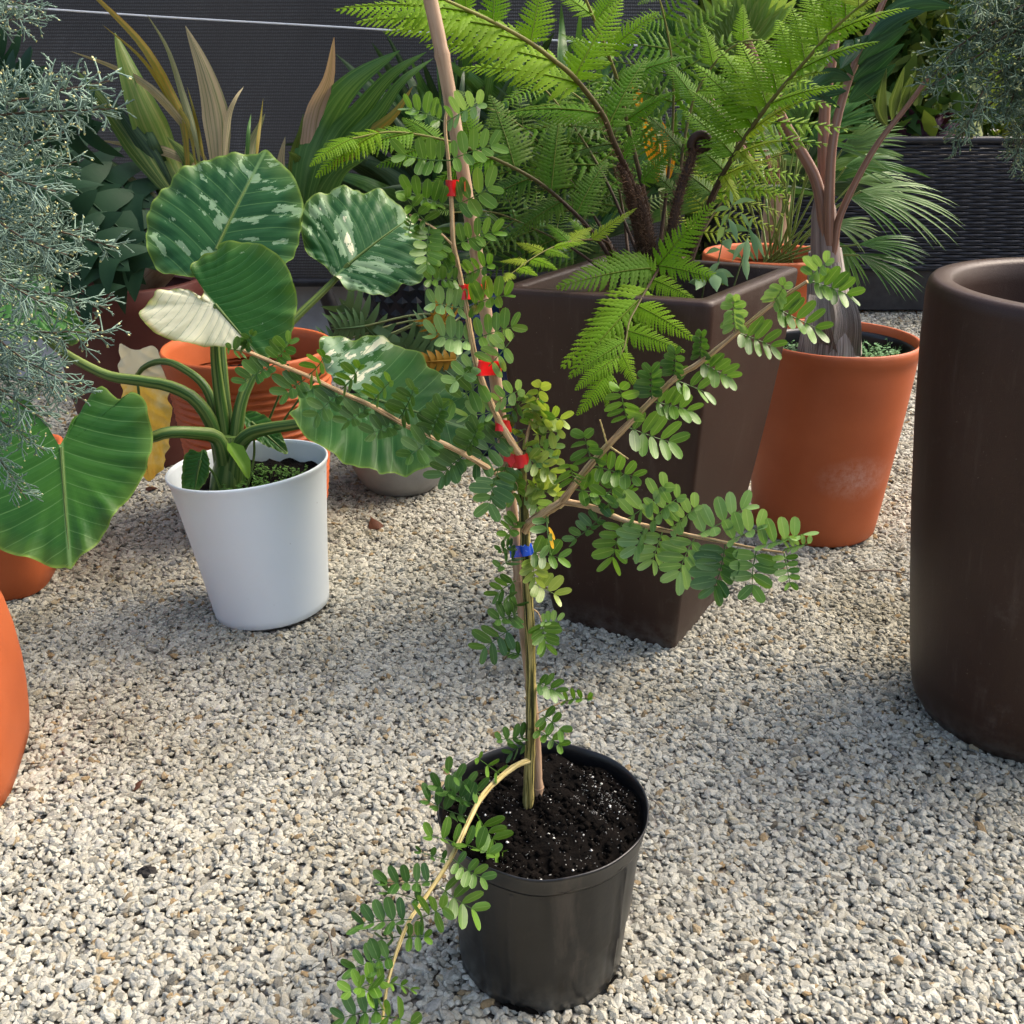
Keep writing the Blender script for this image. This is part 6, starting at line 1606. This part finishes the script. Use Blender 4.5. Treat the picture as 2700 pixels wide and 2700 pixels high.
for bu, bv, tu, tv, dy, ft in [(-160,-40,60,70,0,1.0),(-200,60,75,85,.1,.9),(-150,-90,95,10,.2,.7),(-160,340,235,230,-.05,.95),(-190,300,270,330,.05,.95),(-180,380,225,395,0,1.0),(-120,290,130,250,.1,1.1),(-190,450,150,440,.15,1.0),(-150,520,245,560,-.05,.95),(-170,560,255,640,.05,.95),(-140,480,180,520,.1,1.0),
                               (-170,620,230,735,.0,1.0),(-150,690,150,760,.1,1.0),(-150,660,170,660,.1,1.0),(-170,800,280,925,-.05,.8),(-190,740,235,850,.05,.9),(-150,850,265,985,.0,.85),(-170,880,205,1010,.05,1.0),(-190,940,170,1120,0,.95),(-160,980,60,1235,-.05,.8),(-130,990,140,1270,-.02,.8),(-190,900,110,1060,.1,1.1),
                               (-170,600,110,590,.2,1.0),(-180,960,60,1000,.15,1.0)]:
    lsp.append(((bu, bv, YL + dy + .03), (tu, tv, YL + dy - .06), ft))
place_sprays(t_cl, M_CYL, lsp, (1, 2, 3), .12)
for bu, bv in [(-160,-60),(-190,60),(-165,330),(-180,420),(-160,540),(-170,640),(-170,740),(-175,830),(-180,900),(-170,970)]:
    e = pt(bu, bv, YL + .05); s_ = trunk[int(np.argmin(np.abs(trunk[:, 2] - (e[2] - .1))))]
    m = MB(); m.tube(crv([s_, (s_ + e) / 2 + [0, 0, .03], e, e + nrm(e - s_) * .06], 12), np.linspace(.008, .003, 12), 7); m.build('branch', M_CBARK, t_cl)

c12 = np.array([1.98, 3.0, 0.0])
prof = [(0, .004), (.193, .004), (.205, .06), (.2335, .35), (.250, .565), (.2575, .605), (.2590, .628), (.252, .6425), (.2465, .640), (.24, .55)]
simple_pot('terracotta_pot', c12, prof, M_TERRA, 'terracotta pot of the right-hand cypress, hidden by the huge round planter', soil_z=.56, soil_r=.236)
t_cr = thing('cypress', c12 + [0, 0, .56], 'grey green cypress with hanging sprays in the top right corner', 'cypress')
m = MB(); trunk = crv([c12 + [0, 0, .55], c12 + [-.02, 0, 1.1], c12 + [-.05, 0, 1.6], c12 + [-.1, 0, 2.4]], 20); m.tube(trunk, np.linspace(.028, .010, 20), 10); m.build('trunk', M_CBARK, t_cr)
rsp = []
YR = 2.92
for bu, bv, tu, tv, dy, ft in [(2800,-60,2440,60,0,1.0),(2780,-20,2370,150,.05,.9),(2820,20,2420,230,-.03,.95),(2800,100,2405,325,.02,.85),(2820,140,2440,300,.05,1.0),(2790,60,2500,120,.1,1.1),(2850,180,2560,385,-.02,.9),(2830,200,2640,470,.0,.75),(2850,240,2690,440,.0,.85),(2800,160,2540,270,.08,1.1),
                               (2860,100,2600,200,.1,1.2),(2850,20,2560,60,.12,1.2),(2880,-40,2600,-10,.1,1.2),(2860,220,2600,330,.1,1.1),(2880,280,2650,400,.1,1.0),(2840,60,2620,240,.05,1.1),(2870,260,2720,380,.0,1.1),(2780,-80,2500,-20,.05,1.0)]:
    rsp.append(((bu, bv, YR + dy + .03), (tu, tv, YR + dy - .05), ft))
place_sprays(t_cr, M_CYR, rsp, (11, 12, 13), .16)
for bu, bv in [(2800,-50),(2810,30),(2815,120),(2845,190),(2860,250)]:
    e = pt(bu, bv, YR + .03); s_ = trunk[int(np.argmin(np.abs(trunk[:, 2] - (e[2] + .05))))]
    m = MB(); m.tube(crv([s_, (s_ + e) / 2 + [0, 0, .03], e, e + nrm(e - s_) * .1], 12), np.linspace(.010, .004, 12), 7); m.build('branch', M_CBARK, t_cr)

# ------------------------------------------------------------------ small things lying on the gravel
def on_ground(u, v, z=.012):
    d = ray(u, v); return CAM + d * ((z - CAM_H) / d[2])
M_TWIG = m_plain('dry_twig', (.10, .075, .055), (.17, .13, .10), 30, .8)
M_DRY = m_leaf('dry_leaf', (.045, .018, .010), (.09, .035, .018), .1, .6)
def twig(a, b, r, label):
    A_, B_ = on_ground(*a), on_ground(*b); m = MB(); m.tube(crv([A_, (A_ + B_) / 2 + [0, .01, .006], B_], 12), np.linspace(r, r * .5, 12), 6)
    tag(m.build('twig', M_TWIG, origin=A_), label, 'twig')
twig((2270, 1506), (2425, 1520), .0028, 'thin grey twig on the gravel left of the huge round planter')
twig((1760, 2160), (1705, 2105), .0014, 'tiny dark twig on the gravel right of the nursery pot')
twig((855, 2455), (878, 2520), .0016, 'short dark twig on the gravel left of the nursery pot')
def dry_leaf(a, b, w, label):
    A_, B_ = on_ground(*a), on_ground(*b, .02); L = np.linalg.norm(B_ - A_)
    m = MB(); m.blade(crv([A_, (A_ + B_) / 2 + [0, 0, .006], B_], 10), np.array([.05, .5, .85, 1, .9, .7, .45, .2, .08, .05]) * w * L, nrm(np.cross(B_ - A_, ZUP)), fold=.5, cols=5)
    tag(m.build('dry_leaf', M_DRY, origin=A_), label, 'leaf')
dry_leaf((350, 2085), (385, 2052), .22, 'curled dark brown dry leaf on the gravel right of the bright terracotta pot')
dry_leaf((385, 1285), (420, 1290), .3, 'dark dry leaf on the shaded gravel left of the white pot')
dry_leaf((1000, 1395), (975, 1360), .25, 'brown dry leaf on the gravel below the grey bowl')
k0 = on_ground(390, 2300, .012); q = np.random.default_rng(3); m = MB()
th, ph = np.meshgrid(np.linspace(.01, math.pi - .01, 10), np.linspace(0, 2 * math.pi, 14, endpoint=False), indexing='ij')
rr = 1 + q.normal(0, .10, th.shape); m.grid(k0 + np.stack([.019 * rr * np.sin(th) * np.cos(ph), .013 * rr * np.sin(th) * np.sin(ph), .011 * rr * np.cos(th)], -1), wrap=True)
tag(m.build('soil_lump', m_plain('dark_lump', (.012, .011, .010), (.03, .027, .024), 80, .9, bump=.6), smooth=False, origin=k0), 'black lump of soil on the gravel left of the nursery pot', 'clod')
